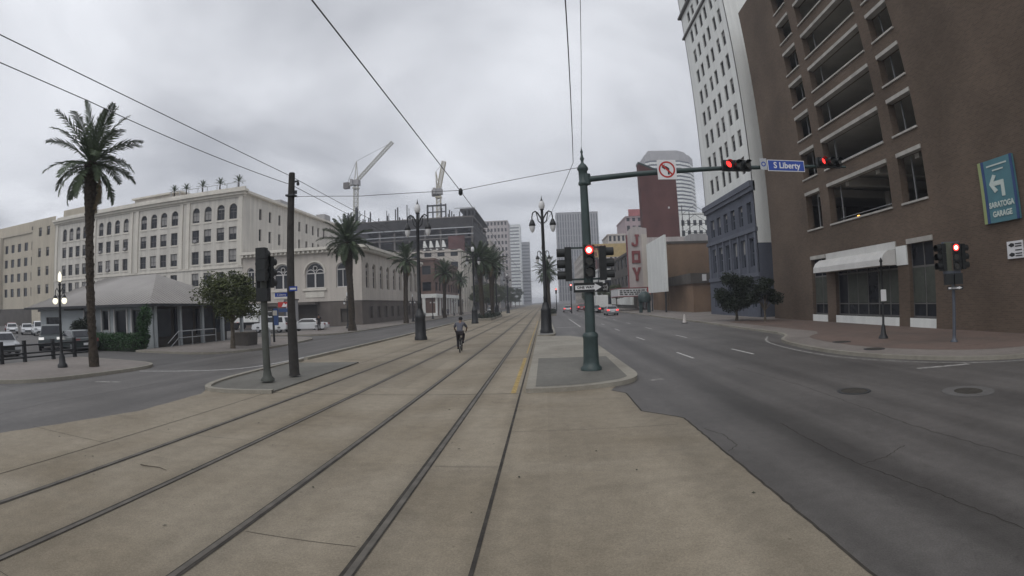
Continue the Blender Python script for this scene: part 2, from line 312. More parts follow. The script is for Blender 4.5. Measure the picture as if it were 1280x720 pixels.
def tag(o, label, cat, group=None, kind=None):
    o['label'] = label
    if cat: o['category'] = cat
    if group: o['group'] = group
    if kind: o['kind'] = kind
    return o
def thing(name, label, cat, loc=(0,0,0), rz=0.0, group=None):
    o = bpy.data.objects.new(name, None); col.objects.link(o); o.location = loc; o.rotation_euler = (0,0,rz)
    return tag(o, label, cat, group)
def copy_tree(o, parent=None):
    c = o.copy(); col.objects.link(c); c.parent = parent
    for ch in [x for x in bpy.data.objects if x.parent == o]: copy_tree(ch, c)
    return c
def dup(root, loc, label, rz=None, sc=None):
    c = copy_tree(root); c.location = loc; c['label'] = label
    if rz is not None: c.rotation_euler = (0,0,rz)
    if sc is not None: c.scale = (sc,sc,sc)
    return c
def struct(o, label): return tag(o, label, o.name.replace('_', ' ').split('.')[0], kind='structure')

def facade(mb, O, U, W, H, ops, depth=0.25, ndir=None):
    """wall W wide and H high from corner O along unit U; ops = (u0,u1,z0,z1,arch) real openings with reveals; ndir = outward normal"""
    O = Vector(O); U = Vector(U); Z = Vector((0,0,1)); Nn = Vector(ndir) if ndir is not None else U.cross(Z)
    us = sorted({0.0, W, *[round(o[0],4) for o in ops], *[round(o[1],4) for o in ops]})
    zs = sorted({0.0, H, *[round(o[2],4) for o in ops], *[round(o[3],4) for o in ops]})
    P = lambda u, z, n=0.0: tuple(O+U*u+Z*z+Nn*n)
    for j in range(len(zs)-1):
        zc = (zs[j]+zs[j+1])/2; run = None
        for i in range(len(us)-1):
            uc = (us[i]+us[i+1])/2
            hole = any(o[0] < uc < o[1] and o[2] < zc < o[3] for o in ops)
            if not hole:
                if run is None: run = us[i]
            if hole or i == len(us)-2:
                end = us[i] if hole else us[i+1]
                if run is not None and end > run: mb.quad(P(run,zs[j]), P(end,zs[j]), P(end,zs[j+1]), P(run,zs[j+1]))
                run = None
    for o in ops:
        u0, u1, z0, z1 = o[:4]; arch = len(o) > 4 and o[4]
        if arch:
            r = (u1-u0)/2; n = 10; zc = z1-r; c = (u0+u1)/2
            arc = [(c-r*math.cos(math.pi*k/n), zc+r*math.sin(math.pi*k/n)) for k in range(n+1)]
            for k in range(n):
                a, b = arc[k], arc[k+1]; mb.quad(P(*a), P(*b), P(b[0], z1), P(a[0], z1))
            outl = [(u0,z0)]+arc+[(u1,z0)]
        else: outl = [(u0,z0),(u0,z1),(u1,z1),(u1,z0)]
        for k in range(len(outl)):
            a, b = outl[k], outl[(k+1)%len(outl)]
            if a != b: mb.quad(P(*a), P(*a,-depth), P(*b,-depth), P(*b))

def win_mesh(name, w, h, arch=False, blind=0.0, mats=('frame','glass','blind'), mull=1, rail=True, t=0.06):
    """one window centred on its sill, facing local -Y: frame, bars, pane, maybe a blind"""
    key = (name, w, h, arch, blind, mats, mull)
    if key in win_mesh.c: return win_mesh.c[key]
    b = MB(); H = h-(w/2 if arch else 0)
    b.m = 0
    b.box(-w/2,-w/2+t,-0.03,0.05,0,H); b.box(w/2-t,w/2,-0.03,0.05,0,H); b.box(-w/2+t,w/2-t,-0.03,0.05,0,t)
    if arch:
        n = 10; r = w/2
        for k in range(n):
            a0, a1 = math.pi*k/n, math.pi*(k+1)/n
            pts = [(-r*math.cos(a0),H+r*math.sin(a0)),(-r*math.cos(a1),H+r*math.sin(a1)),(-(r-t)*math.cos(a1),H+(r-t)*math.sin(a1)),(-(r-t)*math.cos(a0),H+(r-t)*math.sin(a0))]
            b.prism(pts, 1, -0.03, 0.05)
        b.box(-w/2+t,w/2-t,-0.025,0.045,H-t/2,H+t/2)
    else: b.box(-w/2+t,w/2-t,-0.03,0.05,H-t,H)
    for k in range(mull):
        x = -w/2+w*(k+1)/(mull+1); b.box(x-t*0.4,x+t*0.4,-0.02,0.04,t,H-t)
    if rail: b.box(-w/2+t,w/2-t,-0.024,0.044,h*0.48-t/2,h*0.48+t/2)
    b.m = 1
    pane = [(-w/2,0),(w/2,0)]+([(w/2*math.cos(math.pi*k/10),H+w/2*math.sin(math.pi*k/10)) for k in range(11)] if arch else [(w/2,H),(-w/2,H)])
    b.add([(x,0.03,z) for x,z in pane], [tuple(range(len(pane)))])
    if blind:
        b.m = 2; b.quad((-w/2+t,0.02,h*(1-blind)-(0.1 if arch else 0)),(w/2-t,0.02,h*(1-blind)-(0.1 if arch else 0)),(w/2-t,0.02,H-t*0.5),(-w/2+t,0.02,H-t*0.5))
    o = b.build(name, list(mats)); me = o.data; bpy.data.objects.remove(o)
    win_mesh.c[key] = me; return me
win_mesh.c = {}
def put_win(parent, me, pos, rz=0.0, name='window'):
    o = bpy.data.objects.new(name, me); col.objects.link(o); o.parent = parent
    o.location = Vector(pos)-parent.location; o.rotation_euler = (0,0,rz); return o
FACE_S, FACE_W, FACE_E = 0.0, R(-90), R(90)     # facing -Y, -X, +X

def text_obj(name, body, size, matn, loc, rot, parent, ext=0.01, sx=1.0, align='CENTER', bold=0.0):
    c = bpy.data.curves.new(name, 'FONT'); c.body = body; c.size = size; c.align_x = align; c.align_y = 'CENTER'; c.extrude = ext; c.resolution_u = 3; c.offset = bold
    o = bpy.data.objects.new(name, c); col.objects.link(o)
    dg = bpy.context.evaluated_depsgraph_get(); me = bpy.data.meshes.new_from_object(o.evaluated_get(dg)); bpy.data.objects.remove(o)
    me.materials.clear(); me.materials.append(M[matn]); me.name = name
    o = bpy.data.objects.new(name, me); col.objects.link(o); o.parent = parent
    o.location = loc; o.rotation_euler = rot; o.scale = (sx,1,1); return o
ROT_S = (R(90), 0, 0)           # text facing -Y
ROT_W = (R(90), 0, R(-90))      # text facing -X

# ================================================================== GROUND AND STREET (structure)
def sheet(name, pts, z, m, label):
    b = MB(); b.add([(x,y,z) for x,y in pts], [tuple(range(len(pts)))]); return struct(b.build(name, m), label)
def fill(b, pts, z): b.add([(x,y,z) for x,y in pts], [tuple(range(len(pts)))])
def strip(b, pts, w, z):
    """thin painted line or joint of width w along a polyline"""
    P = [Vector((x,y,0)) for x,y in pts]; vs = []
    for i, q in enumerate(P):
        d = (P[min(i+1,len(P)-1)]-P[max(i-1,0)]).normalized(); n = Vector((-d.y,d.x,0))*w/2
        vs += [(q.x+n.x,q.y+n.y,z),(q.x-n.x,q.y-n.y,z)]
    b.add(vs, [(2*i,2*i+1,2*i+3,2*i+2) for i in range(len(P)-1)])
def inset(pts, d):
    n = len(pts); o = []
    for i in range(n):
        a, q, c = Vector(pts[i-1]), Vector(pts[i]), Vector(pts[(i+1)%n])
        e1, e2 = (q-a).normalized(), (c-q).normalized(); n1, n2 = Vector((-e1.y,e1.x)), Vector((-e2.y,e2.x))
        b = (n1+n2); b = b.normalized() if b.length > 1e-6 else n1
        o.append(tuple(q+b*(d/max(0.35, b.dot(n1)))))
    return o
def smooth_line(pts, n=3):
    P = [Vector(q) for q in pts]
    for _ in range(n):
        Q = [P[0]]
        for a, b in zip(P, P[1:]): Q += [a*0.75+b*0.25, a*0.25+b*0.75]
        P = Q+[P[-1]]
    return [tuple(q) for q in P]

sheet('ground', [(-2500,-300),(2500,-300),(2500,3000),(-2500,3000)], 0.0, 'lot', 'grey paved ground stretching to the horizon')
sheet('road', [(-17.3,-80),(14,-80),(14,900),(-17.3,900)], 0.004, 'asphalt', 'worn grey asphalt avenue on both sides of the tram tracks')
b = MB(); fill(b, [(14,-9),(140,-9),(140,10.7),(14,10.7)], 0.006); fill(b, [(-140,-9),(-17.3,-9),(-17.3,10.4),(-140,10.4)], 0.006)
struct(b.build('side_street', 'asphalt'), 'asphalt cross street meeting the avenue at the tram crossing')
# irregular broken edges of the concrete slab
random.seed(5)
def ragged(p, q, n, a): return [(p[0]+(q[0]-p[0])*k/n+random.uniform(-a,a), p[1]+(q[1]-p[1])*k/n) for k in range(n)]
rp = ([(-10.9,-40)] + ragged((-10.85,-6),(-10.8,5.9),20,.02) + ragged((-10.8,5.9),(-9.75,9.6),10,.03) + ragged((-9.75,9.6),(-9.9,12.9),8,.03) +
      [(-10.3,13.4),(-11.2,21),(-11.35,40),(-11.8,60),(-12.1,120),(-12.1,900),(0.6,900),(0.6,36),(2.4,33),(2.5,31),(2.6,16)] +
      [(1.65,13.3),(1.95,12.8)]+ragged((1.95,12.75),(1.95,10.65),6,.008)+ragged((1.95,10.6),(2.62,9.75),6,.012)+ragged((2.62,9.7),(2.66,-3),90,.009)+[(2.66,-40)])
sheet('tramway_slab', rp[::-1], 0.010, 'concrete', 'stained beige concrete paving around the tram tracks')
b = MB()
for y in (13.3, 34.5, 55, 75): strip(b, [(-10.0,y),(-0.70,y+0.05)], 0.025, 0.014)
strip(b, [(-8.0,-5),(-7.75,60)], 0.022, 0.014)
strip(b, [(-5.1,2.35),(-3.35,2.3)], 0.008, 0.014); strip(b, [(-3.2,4.5),(-1.9,4.48)], 0.008, 0.014); strip(b, [(-6.65,8.1),(-5.3,8.12)], 0.008, 0.014); strip(b, [(-1.65,7.2),(-0.75,7.2)], 0.008, 0.014); strip(b, [(-10.7,6.9),(-8.0,6.8)], 0.010, 0.014); strip(b, [(-1.72,3.1),(-0.7,3.12)], 0.010, 0.014)
strip(b, [(-0.66,9.3),(2.4,9.25)], 0.008, 0.014)
strip(b, [(x+.012,y) for x,y in rp if 1.6 < x < 2.7 and -3 < y < 13.4], 0.035, 0.0135); struct(b.build('slab_joints', 'joint'), 'thin dark joints cut in the concrete tram paving')
b = MB(); strip(b, [(-0.68,-6),(-0.70,13.3),(-0.72,300)], 0.045, 0.016)
struct(b.build('long_joint', 'groove'), 'long dark joint right of the tracks beside the yellow stripe')
def track(x0, x1, label):
    t = thing('tram_track', label, 'tram track', (0,0,0), 0, 'tram tracks along the avenue')
    for x, s in ((x0,1),(x1,-1)):
        b = MB(); b.box(x-0.034,x+0.034,-8,700,-0.02,0.020); b.build('rail', 'rail', t)
        b = MB(); strip(b, [(x+s*0.057,-8),(x+s*0.057,700)], 0.044, 0.0165); strip(b, [(x-s*0.045,-8),(x-s*0.045,700)], 0.020, 0.0165); b.build('groove', 'groove', t)
track(-3.31,-1.76,'right hand tram track with the wider looking rails, nearest the yellow stripe')
track(-6.74,-5.17,'left hand tram track, nearest the pole island')
b = MB(); strip(b, [(-0.88,13.4),(-0.88,22)], 0.13, 0.0145); strip(b, [(-0.88,24),(-0.88,66)], 0.06, 0.0145)
struct(b.build('yellow_stripe', 'yellow'), 'faded yellow stripe painted beside the right tram track')

def island(name, pts, patch, label, patchm='patch', kw=0.28, h=0.13):
    t = thing(name, label, 'traffic island', (0,0,0)); 
    b = MB(); b.poly(pts, 0.0, h)
    # rounded upper edge
    b.build('kerb', 'kerb', t)
    b = MB(); b.add([(x,y,h+0.004) for x,y in patch], [tuple(range(len(patch)))]); b.build('surface', patchm, t); return t
isl = [(-0.55,13.35)]+smooth_line([(0.5,13.4),(1.3,13.6),(2.35,14.2),(2.75,15.2),(2.72,17)],3)+[(2.66,22),(2.55,30.5),(1.6,33.6),(-0.55,34.2)]
t = island('raised_island', isl, inset(isl,0.24), 'rounded concrete island carrying the tall green signal mast', 'kerb')
b = MB(); pp = [(-0.30,13.62)]+[q for q in inset(isl,0.27)[1:26] if q[1] < 20.3]+[(2.36,20.4),(-0.30,20.6)]
b.add([(x,y,0.138) for x,y in pp], [tuple(range(len(pp)))]); b.build('dark_paving', 'patch', t)
t = thing('raised_island', 'low kerbed asphalt island carrying the plain pole and the black signal', 'traffic island')
lp = [(-7.75,13.1)]+smooth_line([(-8.6,12.95),(-9.6,12.9),(-10.3,13.3),(-10.75,14.6),(-11.0,17),(-11.1,20.8)],3)+[(-8.0,21.2)]
b = MB(); b.poly([lp[0],lp[-1]]+lp[1:-1][::-1], 0, 0.06); b.build('surface', 'patch', t)
nose = smooth_line([(-7.7,13.15),(-8.6,12.98),(-9.6,12.93),(-10.3,13.3),(-10.75,14.6),(-11.0,17),(-11.15,22)],3)
b = MB(); P_ = nose; ou = []; inn = []
for i, q in enumerate(P_):
    a_, c_ = P_[max(i-1,0)], P_[min(i+1,len(P_)-1)]; d = (Vector(c_)-Vector(a_)).normalized(); n_ = Vector((-d.y,d.x))*.1; ou.append((q[0]-n_.x,q[1]-n_.y)); inn.append((q[0]+n_.x,q[1]+n_.y))
for i in range(len(P_)-1):
    A, B, C, D = inn[i], inn[i+1], ou[i+1], ou[i]; b.add([(A[0],A[1],.0),(A[0],A[1],.12),(B[0],B[1],.0),(B[0],B[1],.12),(C[0],C[1],.0),(C[0],C[1],.12),(D[0],D[1],.0),(D[0],D[1],.12)],[(0,1,3,2),(1,7,5,3),(7,6,4,5)])
b.build('kerb','kerb',t)
i2 = smooth_line([(-0.55,35.4),(0.3,35.4),(0.75,36.2),(0.75,40)],2)+[(0.75,86),(-0.55,86)]
t = island('raised_island', i2, inset(i2,0.15), 'narrow kerbed strip under the tall double lantern lamp right of the tracks', 'concrete_grey')
i3 = [(-0.55,96),(0.75,96),(0.75,400),(-0.55,400)]
island('raised_island', i3, inset(i3,0.15), 'far end of the narrow kerbed strip right of the tracks', 'concrete_grey')
b = MB(); b.poly([(-11.3,22.5),(-11.1,22.5),(-11.2,40),(-11.65,60),(-11.95,120),(-11.95,500),(-12.15,500),(-12.15,120),(-11.85,60),(-11.4,40)], 0, 0.13)
struct(b.build('median_kerb', 'kerb'), 'pale kerb between the left lanes and the tram paving')

# sidewalks with kerbs
def sidewalk(pts, label, top='walk', kw=0.16, h=0.13):
    b = MB(); b.poly(pts, 0, h); o = struct(b.build('kerb', 'kerb'), 'pale kerb stone around the '+label)
    q = inset(pts, kw); b = MB(); b.add([(x,y,h+0.004) for x,y in q], [tuple(range(len(q)))]); return struct(b.build('sidewalk', top), label)
rs = [(60,10.3),(60,420),(13.7,420),(13.7,70),(13.6,45),(13.2,30)]+smooth_line([(13.1,27.5),(12.6,25.2),(11.4,23.6),(10.9,22),(10.55,18.5),(10.9,15.6),(12.0,13.3),(13.6,11.4),(16,10.5)],3)
sidewalk(rs, 'wide corner sidewalk in front of the brick parking garage')
ri = [(40,12.2),(40,41),(14.9,41),(14.9,26)]+smooth_line([(14.2,24.6),(12.9,23.4),(12.35,21.8),(12.1,18.8),(12.4,16.6),(13.3,14.6),(14.6,12.9),(17,12.0)],3)
sheet('red_paving', ri, 0.139, 'redwalk', 'dull red paving on the corner in front of the garage')
b = MB()
for y in range(14,42,2): strip(b, [(13.9,y+.3),(20,y+.3)], 0.02, 0.1395)
for x in (15.6,17.2,18.8): strip(b, [(x,13.2),(x,41)], 0.02, 0.1396)
for y in (44,48,52,56,60): strip(b, [(14.0,y),(20,y)], 0.025, 0.136)
struct(b.build('paving_joints', 'joint'), 'dark joints between the slabs of the garage sidewalk')
pad1 = smooth_line([(-24.9,10.3),(-20,10.35),(-18.6,10.6),(-17.4,12),(-17.0,14.2),(-16.75,17),(-17.2,18.5),(-19,19.3),(-24.9,19.8)],2)
sidewalk(pad1+[(-24.9,19.8)][:0], 'paved corner pad under the tall leaning palm')
pad2 = [(-25.0,24.9)]+smooth_line([(-20,24.5),(-18.4,24.8),(-17.2,26.6),(-16.9,30),(-17.5,35),(-18.2,38.6),(-20.5,40.2)],2)+[(-25.0,40.2)]
sidewalk(pad2, 'sidewalk in front of the hip roofed restaurant')
pad3 = [(-100,43.8)][:0]+[(-26,43.8)]+smooth_line([(-21,43.5),(-19.2,44.4),(-18.6,48),(-18.7,60),(-18.7,98),(-19.6,101.5)],2)+[(-26,102)]
sidewalk(pad3, 'sidewalk beside the arched window building')
pad4 = [(-30,109)]+smooth_line([(-21,108.8),(-18.6,109.5),(-18,113),(-18,130)],2)+[(-18,480),(-30,480)]
sidewalk(pad4, 'far sidewalk along the left building fronts')

# painted markings, one object per kind
b = MB()
for x in (5.6, 8.1):
    for k in range(18):
        y0 = 19.2+k*9.9
        if x > 8 and k > 9: continue
        strip(b, [(x,y0),(x-0.04,y0+2.4)], 0.10, 0.008)
strip(b, [(3.2,47.2),(3.2,69)], 0.11, 0.008); strip(b, [(0.95,47.1),(3.25,47.1)], 0.25, 0.008)
struct(b.build('lane_markings', 'white_line'), 'broken white lane lines on the right hand lanes')
b = MB(); strip(b, smooth_line([(-16.5,16.6),(-14.1,17.4),(-12.4,18.6),(-11.9,21.0),(-11.9,26),(-11.9,44)],3), 0.14, 0.0085)
struct(b.build('white_line', 'white_line'), 'thin white line curving across the left lanes by the pole island')
b = MB(); strip(b, smooth_line([(12.0,26.4),(10.9,24.3),(10.4,22.3),(10.05,18.6),(10.35,15.6),(11.6,13.0),(13.4,11.0),(16,10.1)],3), 0.12, 0.008)
struct(b.build('kerb_line', 'worn_line'), 'white line following the kerb of the garage corner'); b = MB()
strip(b, [(10.6,12.2),(12.4,11.7)], 0.25, 0.008); strip(b, [(-15.6,13.2),(-14.6,13.6)], 0.25, 0.008); strip(b, [(2.95,14.6),(3.35,14.75)], 0.2, 0.008)
struct(b.build('worn_markings', 'worn_line'), 'worn white markings around the right hand corner')
def wob(pts, n, a):
    o = []
    for p, q in zip(pts, pts[1:]): o += [(p[0]+(q[0]-p[0])*k/n+random.uniform(-a,a), p[1]+(q[1]-p[1])*k/n+random.uniform(-a,a)) for k in range(n)]
    return o+[pts[-1]]
b = MB()
strip(b, wob([(4.2,8.6),(4.15,7.5),(4.15,6.8),(4.2,5.8),(4.35,4.9),(4.5,3.6),(4.6,1.5)],14,.02), 0.016, 0.0075); strip(b, wob([(4.2,5.9),(4.7,6.0),(5.3,6.3)],10,.02), 0.012, 0.0075)
strip(b, wob([(2.75,8.8),(2.95,8.3),(2.95,7.6),(2.7,7.3)],10,.015), 0.012, 0.0075); strip(b, wob([(6.1,16),(6.4,12),(6.2,7),(6.6,2)],30,.03), 0.012, 0.0075); strip(b, wob([(-12.5,5),(-13.2,9),(-12.9,14)],20,.03), 0.014, 0.0075)
struct(b.build('road_cracks','groove'), 'thin dark cracks in the asphalt of the right lanes')
b = MB(); rl = random.Random(31)
for k in range(70):
    x, y = rl.uniform(-10,2.5), rl.uniform(1.5,22); a = rl.uniform(0,6.28); s_ = rl.uniform(.012,.035); c_, d_ = math.cos(a)*s_, math.sin(a)*s_
    b.add([(x-c_,y-d_,.021),(x+d_*.5,y-c_*.5,.030),(x+c_,y+d_,.022),(x-d_*.5,y+c_*.5,.026)],[(0,1,2,3)])
tag(b.build('fallen_leaves','leaf_dark'), 'tiny dark fallen leaves scattered over the concrete', 'leaves', kind='stuff')
t = thing('twig','thin dark twig lying on the concrete between the left tram rails','twig',(-5.9,6.0,.022)); b = MB(); b.tube([(-.32,.02,0),(-.12,-.02,.012),(.1,.03,.004),(.3,-.03,.0)],[.008,.009,.007,.004],5); b.build('stem','bark',t)
def disc(b, x, y, r, z, n=20): b.add([(x+r*math.cos(2*math.pi*k/n), y+r*math.sin(2*math.pi*k/n), z) for k in range(n)], [tuple(range(n))])
for x, y, z, lab in ((7.1,10.5,0.009,'dark round manhole cover in the middle of the right hand lanes'),(12.6,19.7,0.143,'round cover in the red paving nearest the slim lamp post'),(12.0,16.4,0.143,'round cover near the corner kerb in the red paving')):
    t = thing('manhole_cover', lab, 'manhole cover', (x,y,z), 0, 'manhole covers near the right corner')
    b = MB(); b.lathe([(0.42,0),(0.42,0.006),(0.36,0.008)], seg=20); b.build('ring', 'darkmetal', t); b = MB(); b.lathe([(0.34,0.004),(0.33,0.011)], seg=20); b.build('lid', 'joint', t)
t = thing('manhole_cover', 'manhole cover set in a pale concrete collar, furthest right in the road', 'manhole cover', (9.25,8.7,0.009), 0, 'manhole covers near the right corner')
b = MB(); b.lathe([(0.66,0),(0.64,0.004)], seg=24); b.build('collar', 'lot', t); b = MB(); b.lathe([(0.36,0.004),(0.35,0.010)], seg=20); b.build('lid', 'joint', t)

# ================================================================== BUILDINGS
def building(name, label, loc, cat='building', group=None): return thing(name, label, cat, loc, 0, group)
def cbox(parent, name, m, *bx, **k):
    if name not in ('cornice','fascia','string_course','coping','roof','wall','parapet','gutter','penthouse','blade_edge','marquee_edge'):
        for q in bx:
            b = MB(); b.box(*q); o = b.build(name, m, parent, world=True)
        return o
    b = MB()
    for q in bx: b.box(*q)
    return b.build(name, m, parent, world=True)

# --- brick parking garage, street face on x = 20
g = building('parking_garage', 'tall brown brick parking garage with open decks above a glazed ground floor', (20,9,0.1), 'parking garage')
ops = []; Y1 = 42.0
def oy(ya, yb, z0, z1): return (Y1-yb, Y1-ya, z0, z1)
decks = [(6.8,9.4),(10.6,12.58),(13.6,15.35),(16.42,18.1),(19.1,20.85),(21.9,23.6),(24.7,26.4)]
bays = [(33.1,35.3),(24.7,31.9),(21.4,23.65)]
for ya, yb in bays:
    ops.append(oy(ya,yb,0.62,4.62))
    for z0, z1 in decks: ops.append(oy(ya,yb,z0,z1))
b = MB(); facade(b, (20,Y1,0), (0,-1,0), Y1-9, 29, ops, 0.55); b.box(20.0,52,8.7,9.0,0,29); b.box(20.0,52,42,42.3,0,29); b.box(51.7,52,9,42,0,29)
b.build('wall', 'garage', g, world=True)
cbox(g, 'roof', 'deck', (20.3,51.7,9,42,28.2,28.5))
for i, (z0, z1) in enumerate(decks):
    cbox(g, 'deck', 'deck', (20.56,51.6,9.1,41.9,z0-0.75,z0-0.35))
    for ya, yb in bays:
        cbox(g, 'lintel', 'lintel', (19.93,20.4,ya-0.02,yb+0.02,z1-0.02,z1+0.2)); cbox(g, 'sill', 'lintel', (19.9,20.45,ya-0.05,yb+0.05,z0-0.09,z0+0.02))
    for y in (26.5,30.2,34.2,22.5): cbox(g, 'ceiling_beam', 'deck', (20.6,31.9,y-.2,y+.2,z0+2.35,z0+2.9))
    if i < 5: cbox(g, 'pipe', 'steel', (20.75,20.83,31.3,31.38,z0-.3,z0+2.6), (20.75,20.83,23.2,23.28,z0-.3,z0+2.6), (20.75,20.83,34.7,34.78,z0-.3,z0+2.6))
    cbox(g, 'guard_cable', 'steel', (20.7,20.73,24.7,31.9,z0+.35,z0+.38))
    b = MB()
    for y in (14,23.9,32.6,40): b.box(26,26.6,y-.3,y+.3,z0-0.35,z0+2.6)
    build_each(b, 'column', 'deck', g)
cbox(g, 'deck', 'deck', (20.9,51.6,9.1,41.9,4.9,5.2)); cbox(g, 'inner_wall', 'deck', (32,32.3,9.1,41.9,5.2,28))
for ya, yb in bays:
    cbox(g, 'base_panel', 'white_wall', (19.96,20.3,ya,yb,0,0.62)); cbox(g, 'lintel', 'lintel', (19.93,20.35,ya-0.02,yb+0.02,4.6,4.86))
    f = MB(); n = max(2, int((yb-ya)/1.1))
    for k in range(n+1): y = ya+(yb-ya)*k/n; f.box(20.28,20.36,y-0.035,y+0.035,0.62,4.6)
    f.box(20.27,20.37,ya,yb,0.62,0.72); f.box(20.27,20.37,ya,yb,3.3,3.4); f.box(20.27,20.37,ya,yb,1.35,1.42)
    w = f.build('shop_window', 'frame', g, world=True)
    b = MB(); b.quad((20.33,ya,0.62),(20.33,yb,0.62),(20.33,yb,4.6),(20.33,ya,4.6)); pn = b.build('pane', 'glass', None); pn.data.transform(Matrix.Translation((-20,-9,-0.1))); pn.parent = w
    b = MB()                                     # blinds hanging behind the glass
    for k in range(n):
        if k%3 != 2: y = ya+(yb-ya)*k/n; b.box(20.27,20.30,y+0.06,y+(yb-ya)/n-0.06,1.45,3.3)
    bl = b.build('blind', mat('dusky_blind', (0.065,0.07,0.058), 0.7, 0.2, 2), None); bl.data.transform(Matrix.Translation((-20,-9,-0.1))); bl.parent = w
aw = MB(); prof = [(20.02,4.42),(19.4,4.40),(19.02,4.18),(18.85,3.9),(18.82,3.55),(20.02,3.55)]
aw.prism(prof, 1, 24.75, 33.0); aw.build('barrel_awning', 'awning', g, world=True)
cbox(g, 'fascia_board', 'awning', (19.90,20.0,24.7,32.9,4.43,4.86)); cbox(g, 'wall_plate', 'white_wall', (19.90,20.02,23.68,24.66,3.5,4.55))
cbox(g, 'warning_lamp', 'amber', (20.2,20.3,28.65,28.82,6.86,6.94)); cbox(g, 'warning_lamp', 'amber', (20.7,20.8,33.7,33.82,7.8,7.92))
# wall sign
s = thing('garage_sign', 'blue and green wall sign with a left turn arrow and the words SARATOGA GARAGE', 'wall sign', (19.86,16.1,6.2))
b = MB(); b.box(-0.05,0.10,-1.12,1.12,-1.36,1.36); b.build('panel', 'teal', s)
cbox2 = MB(); cbox2.box(-0.07,-0.04,0.92,1.12,-1.36,1.36); cbox2.build('stripe', 'teal_edge', s); q = MB(); q.box(-0.066,-0.04,0.74,0.915,-1.36,1.36); q.box(-0.066,-0.04,-1.12,-0.96,-1.36,1.36); build_each(q, 'stripe', 'navy', s, False)
text_obj('lettering', 'SARATOGA', 0.33, 'letter', (-0.07,-0.1,-0.62), ROT_W, s, 0.01, 0.92, bold=0.012); text_obj('lettering', 'GARAGE', 0.33, 'letter', (-0.07,-0.1,-1.02), ROT_W, s, 0.01, 0.95, bold=0.012)
q = MB(); q.box(-0.075,-0.045,-0.75,0.55,1.06,1.12); q.box(-0.075,-0.045,-0.5,0.2,0.84,0.9); q.build('small_print', 'letter', s)
a = MB(); a.prism([(-0.42,-0.3),(-0.42,0.38),(-0.40,0.40),(0.22,0.40),(0.02,0.62),(0.22,0.70),(0.52,0.30),(0.22,-0.10),(0.02,-0.02),(0.2,0.2),(-0.22,0.2),(-0.22,-0.3)], 0, -0.08, -0.045); a.build('arrow', 'letter', s)
s = thing('parking_sign', 'small white wall sign with black bars beside the garage sign', 'wall sign', (19.9,15.45,3.6))
b = MB(); b.box(-0.03,0.05,-0.42,0.55,-0.36,0.36); b.build('panel', 'white_sign', s); b = MB()
for z in (0.2,-0.2): b.prism([(0.46,z),(0.28,z+0.09),(0.1,z+0.05),(0.1,z-0.05),(0.28,z-0.09)], 0, -0.045, -0.025)
for z in (0.24,0.14,-0.02,-0.16,-0.26): b.box(-0.045,-0.025,-0.36,0.04,z-0.025,z+0.02)
b.build('black_marks', 'signal', s)

# --- white office tower over slate base
g = building('office_tower', 'white office tower with paired dark windows over a slate blue base', (20,45.3,0.1), 'office tower')
H = 46.0; W = 15.1; yT = 60.4
cols = [(57.8,56.7),(55.85,54.85),(53.6,52.6),(51.75,50.8),(49.5,48.55),(47.65,46.7)]
rows = [(13.9+2.8*k, 15.6+2.8*k) for k in range(8)]+[(36.6,38.0),(39.3,40.7),(42.0,43.4)]
ops = [(yT-a, yT-b_, z0-12.8, z1-12.8) for a, b_ in cols for z0, z1 in rows]
b = MB(); facade(b, (20,yT,12.8), (0,-1,0), W, H-12.8, ops, 0.22); b.box(20.0,46,45.3,45.5,7,H); b.box(20.0,46,yT-0.2,yT,12.8,H); b.box(45.8,46,45.5,yT-.2,12.8,H)
b.box(20.3,45.8,45.5,yT-.2,H-0.5,H-0.3); b.build('wall', 'white_wall', g, world=True)
for z0, z1 in rows:
    for a, b_ in cols: put_win(g, win_mesh('tower_window', round(a-b_,2), round(z1-z0,2), mats=('frame','glass','blind'), mull=0, t=0.05, blind=random.choice((0,0,0.3))), (20.15,(a+b_)/2,z0), FACE_W)
cbox(g, 'cornice', 'frame', (19.75,20.3,45.3,yT+.3,35.6,35.85),(19.6,20.3,45.3,yT+.4,38.8,39.05))
bcols = [(58.9,57.6),(56.6,55.4),(54.3,53.1),(52.0,50.8),(49.7,48.5),(47.4,46.2)]
ops = [(yT-a, yT-b_, z0, z1) for a, b_ in bcols for z0, z1 in ((1.0,3.2),(4.9,7.6),(9.0,11.0))]
b = MB(); facade(b, (20,yT,0), (0,-1,0), W, 12.75, ops, 0.35); b.box(20.0,46,45.31,45.48,0,7); b.box(20.05,46,yT-0.2,yT,0,12.7); b.build('base_wall', 'blue_wall', g, world=True)
for z0, z1 in ((1.0,3.2),(4.9,7.6),(9.0,11.0)):
    for a, b_ in bcols: put_win(g, win_mesh('base_window', round(a-b_,2), round(z1-z0,2), mats=('slate_trim','glass_blue','blind'), mull=1, t=0.07, blind=random.choice((0,0.25,0.5)) if z0 > 4 else 0), (20.25,(a+b_)/2,z0), FACE_W)
cbox(g, 'cornice', 'slate_trim', (19.6,20.2,45.3,yT+.2,12.3,12.85),(19.75,20.2,45.3,yT+.1,11.9,12.3),(19.8,20.1,45.3,yT,8.1,8.5),(19.85,20.05,45.3,yT,3.9,4.3))
q = MB()
for y in (59.6,57.1,54.8,52.5,50.2,47.9,45.7): q.box(19.86,20.05,y-.22,y+.22,4.3,8.1)
build_each(q, 'pilaster', 'slate_trim', g)

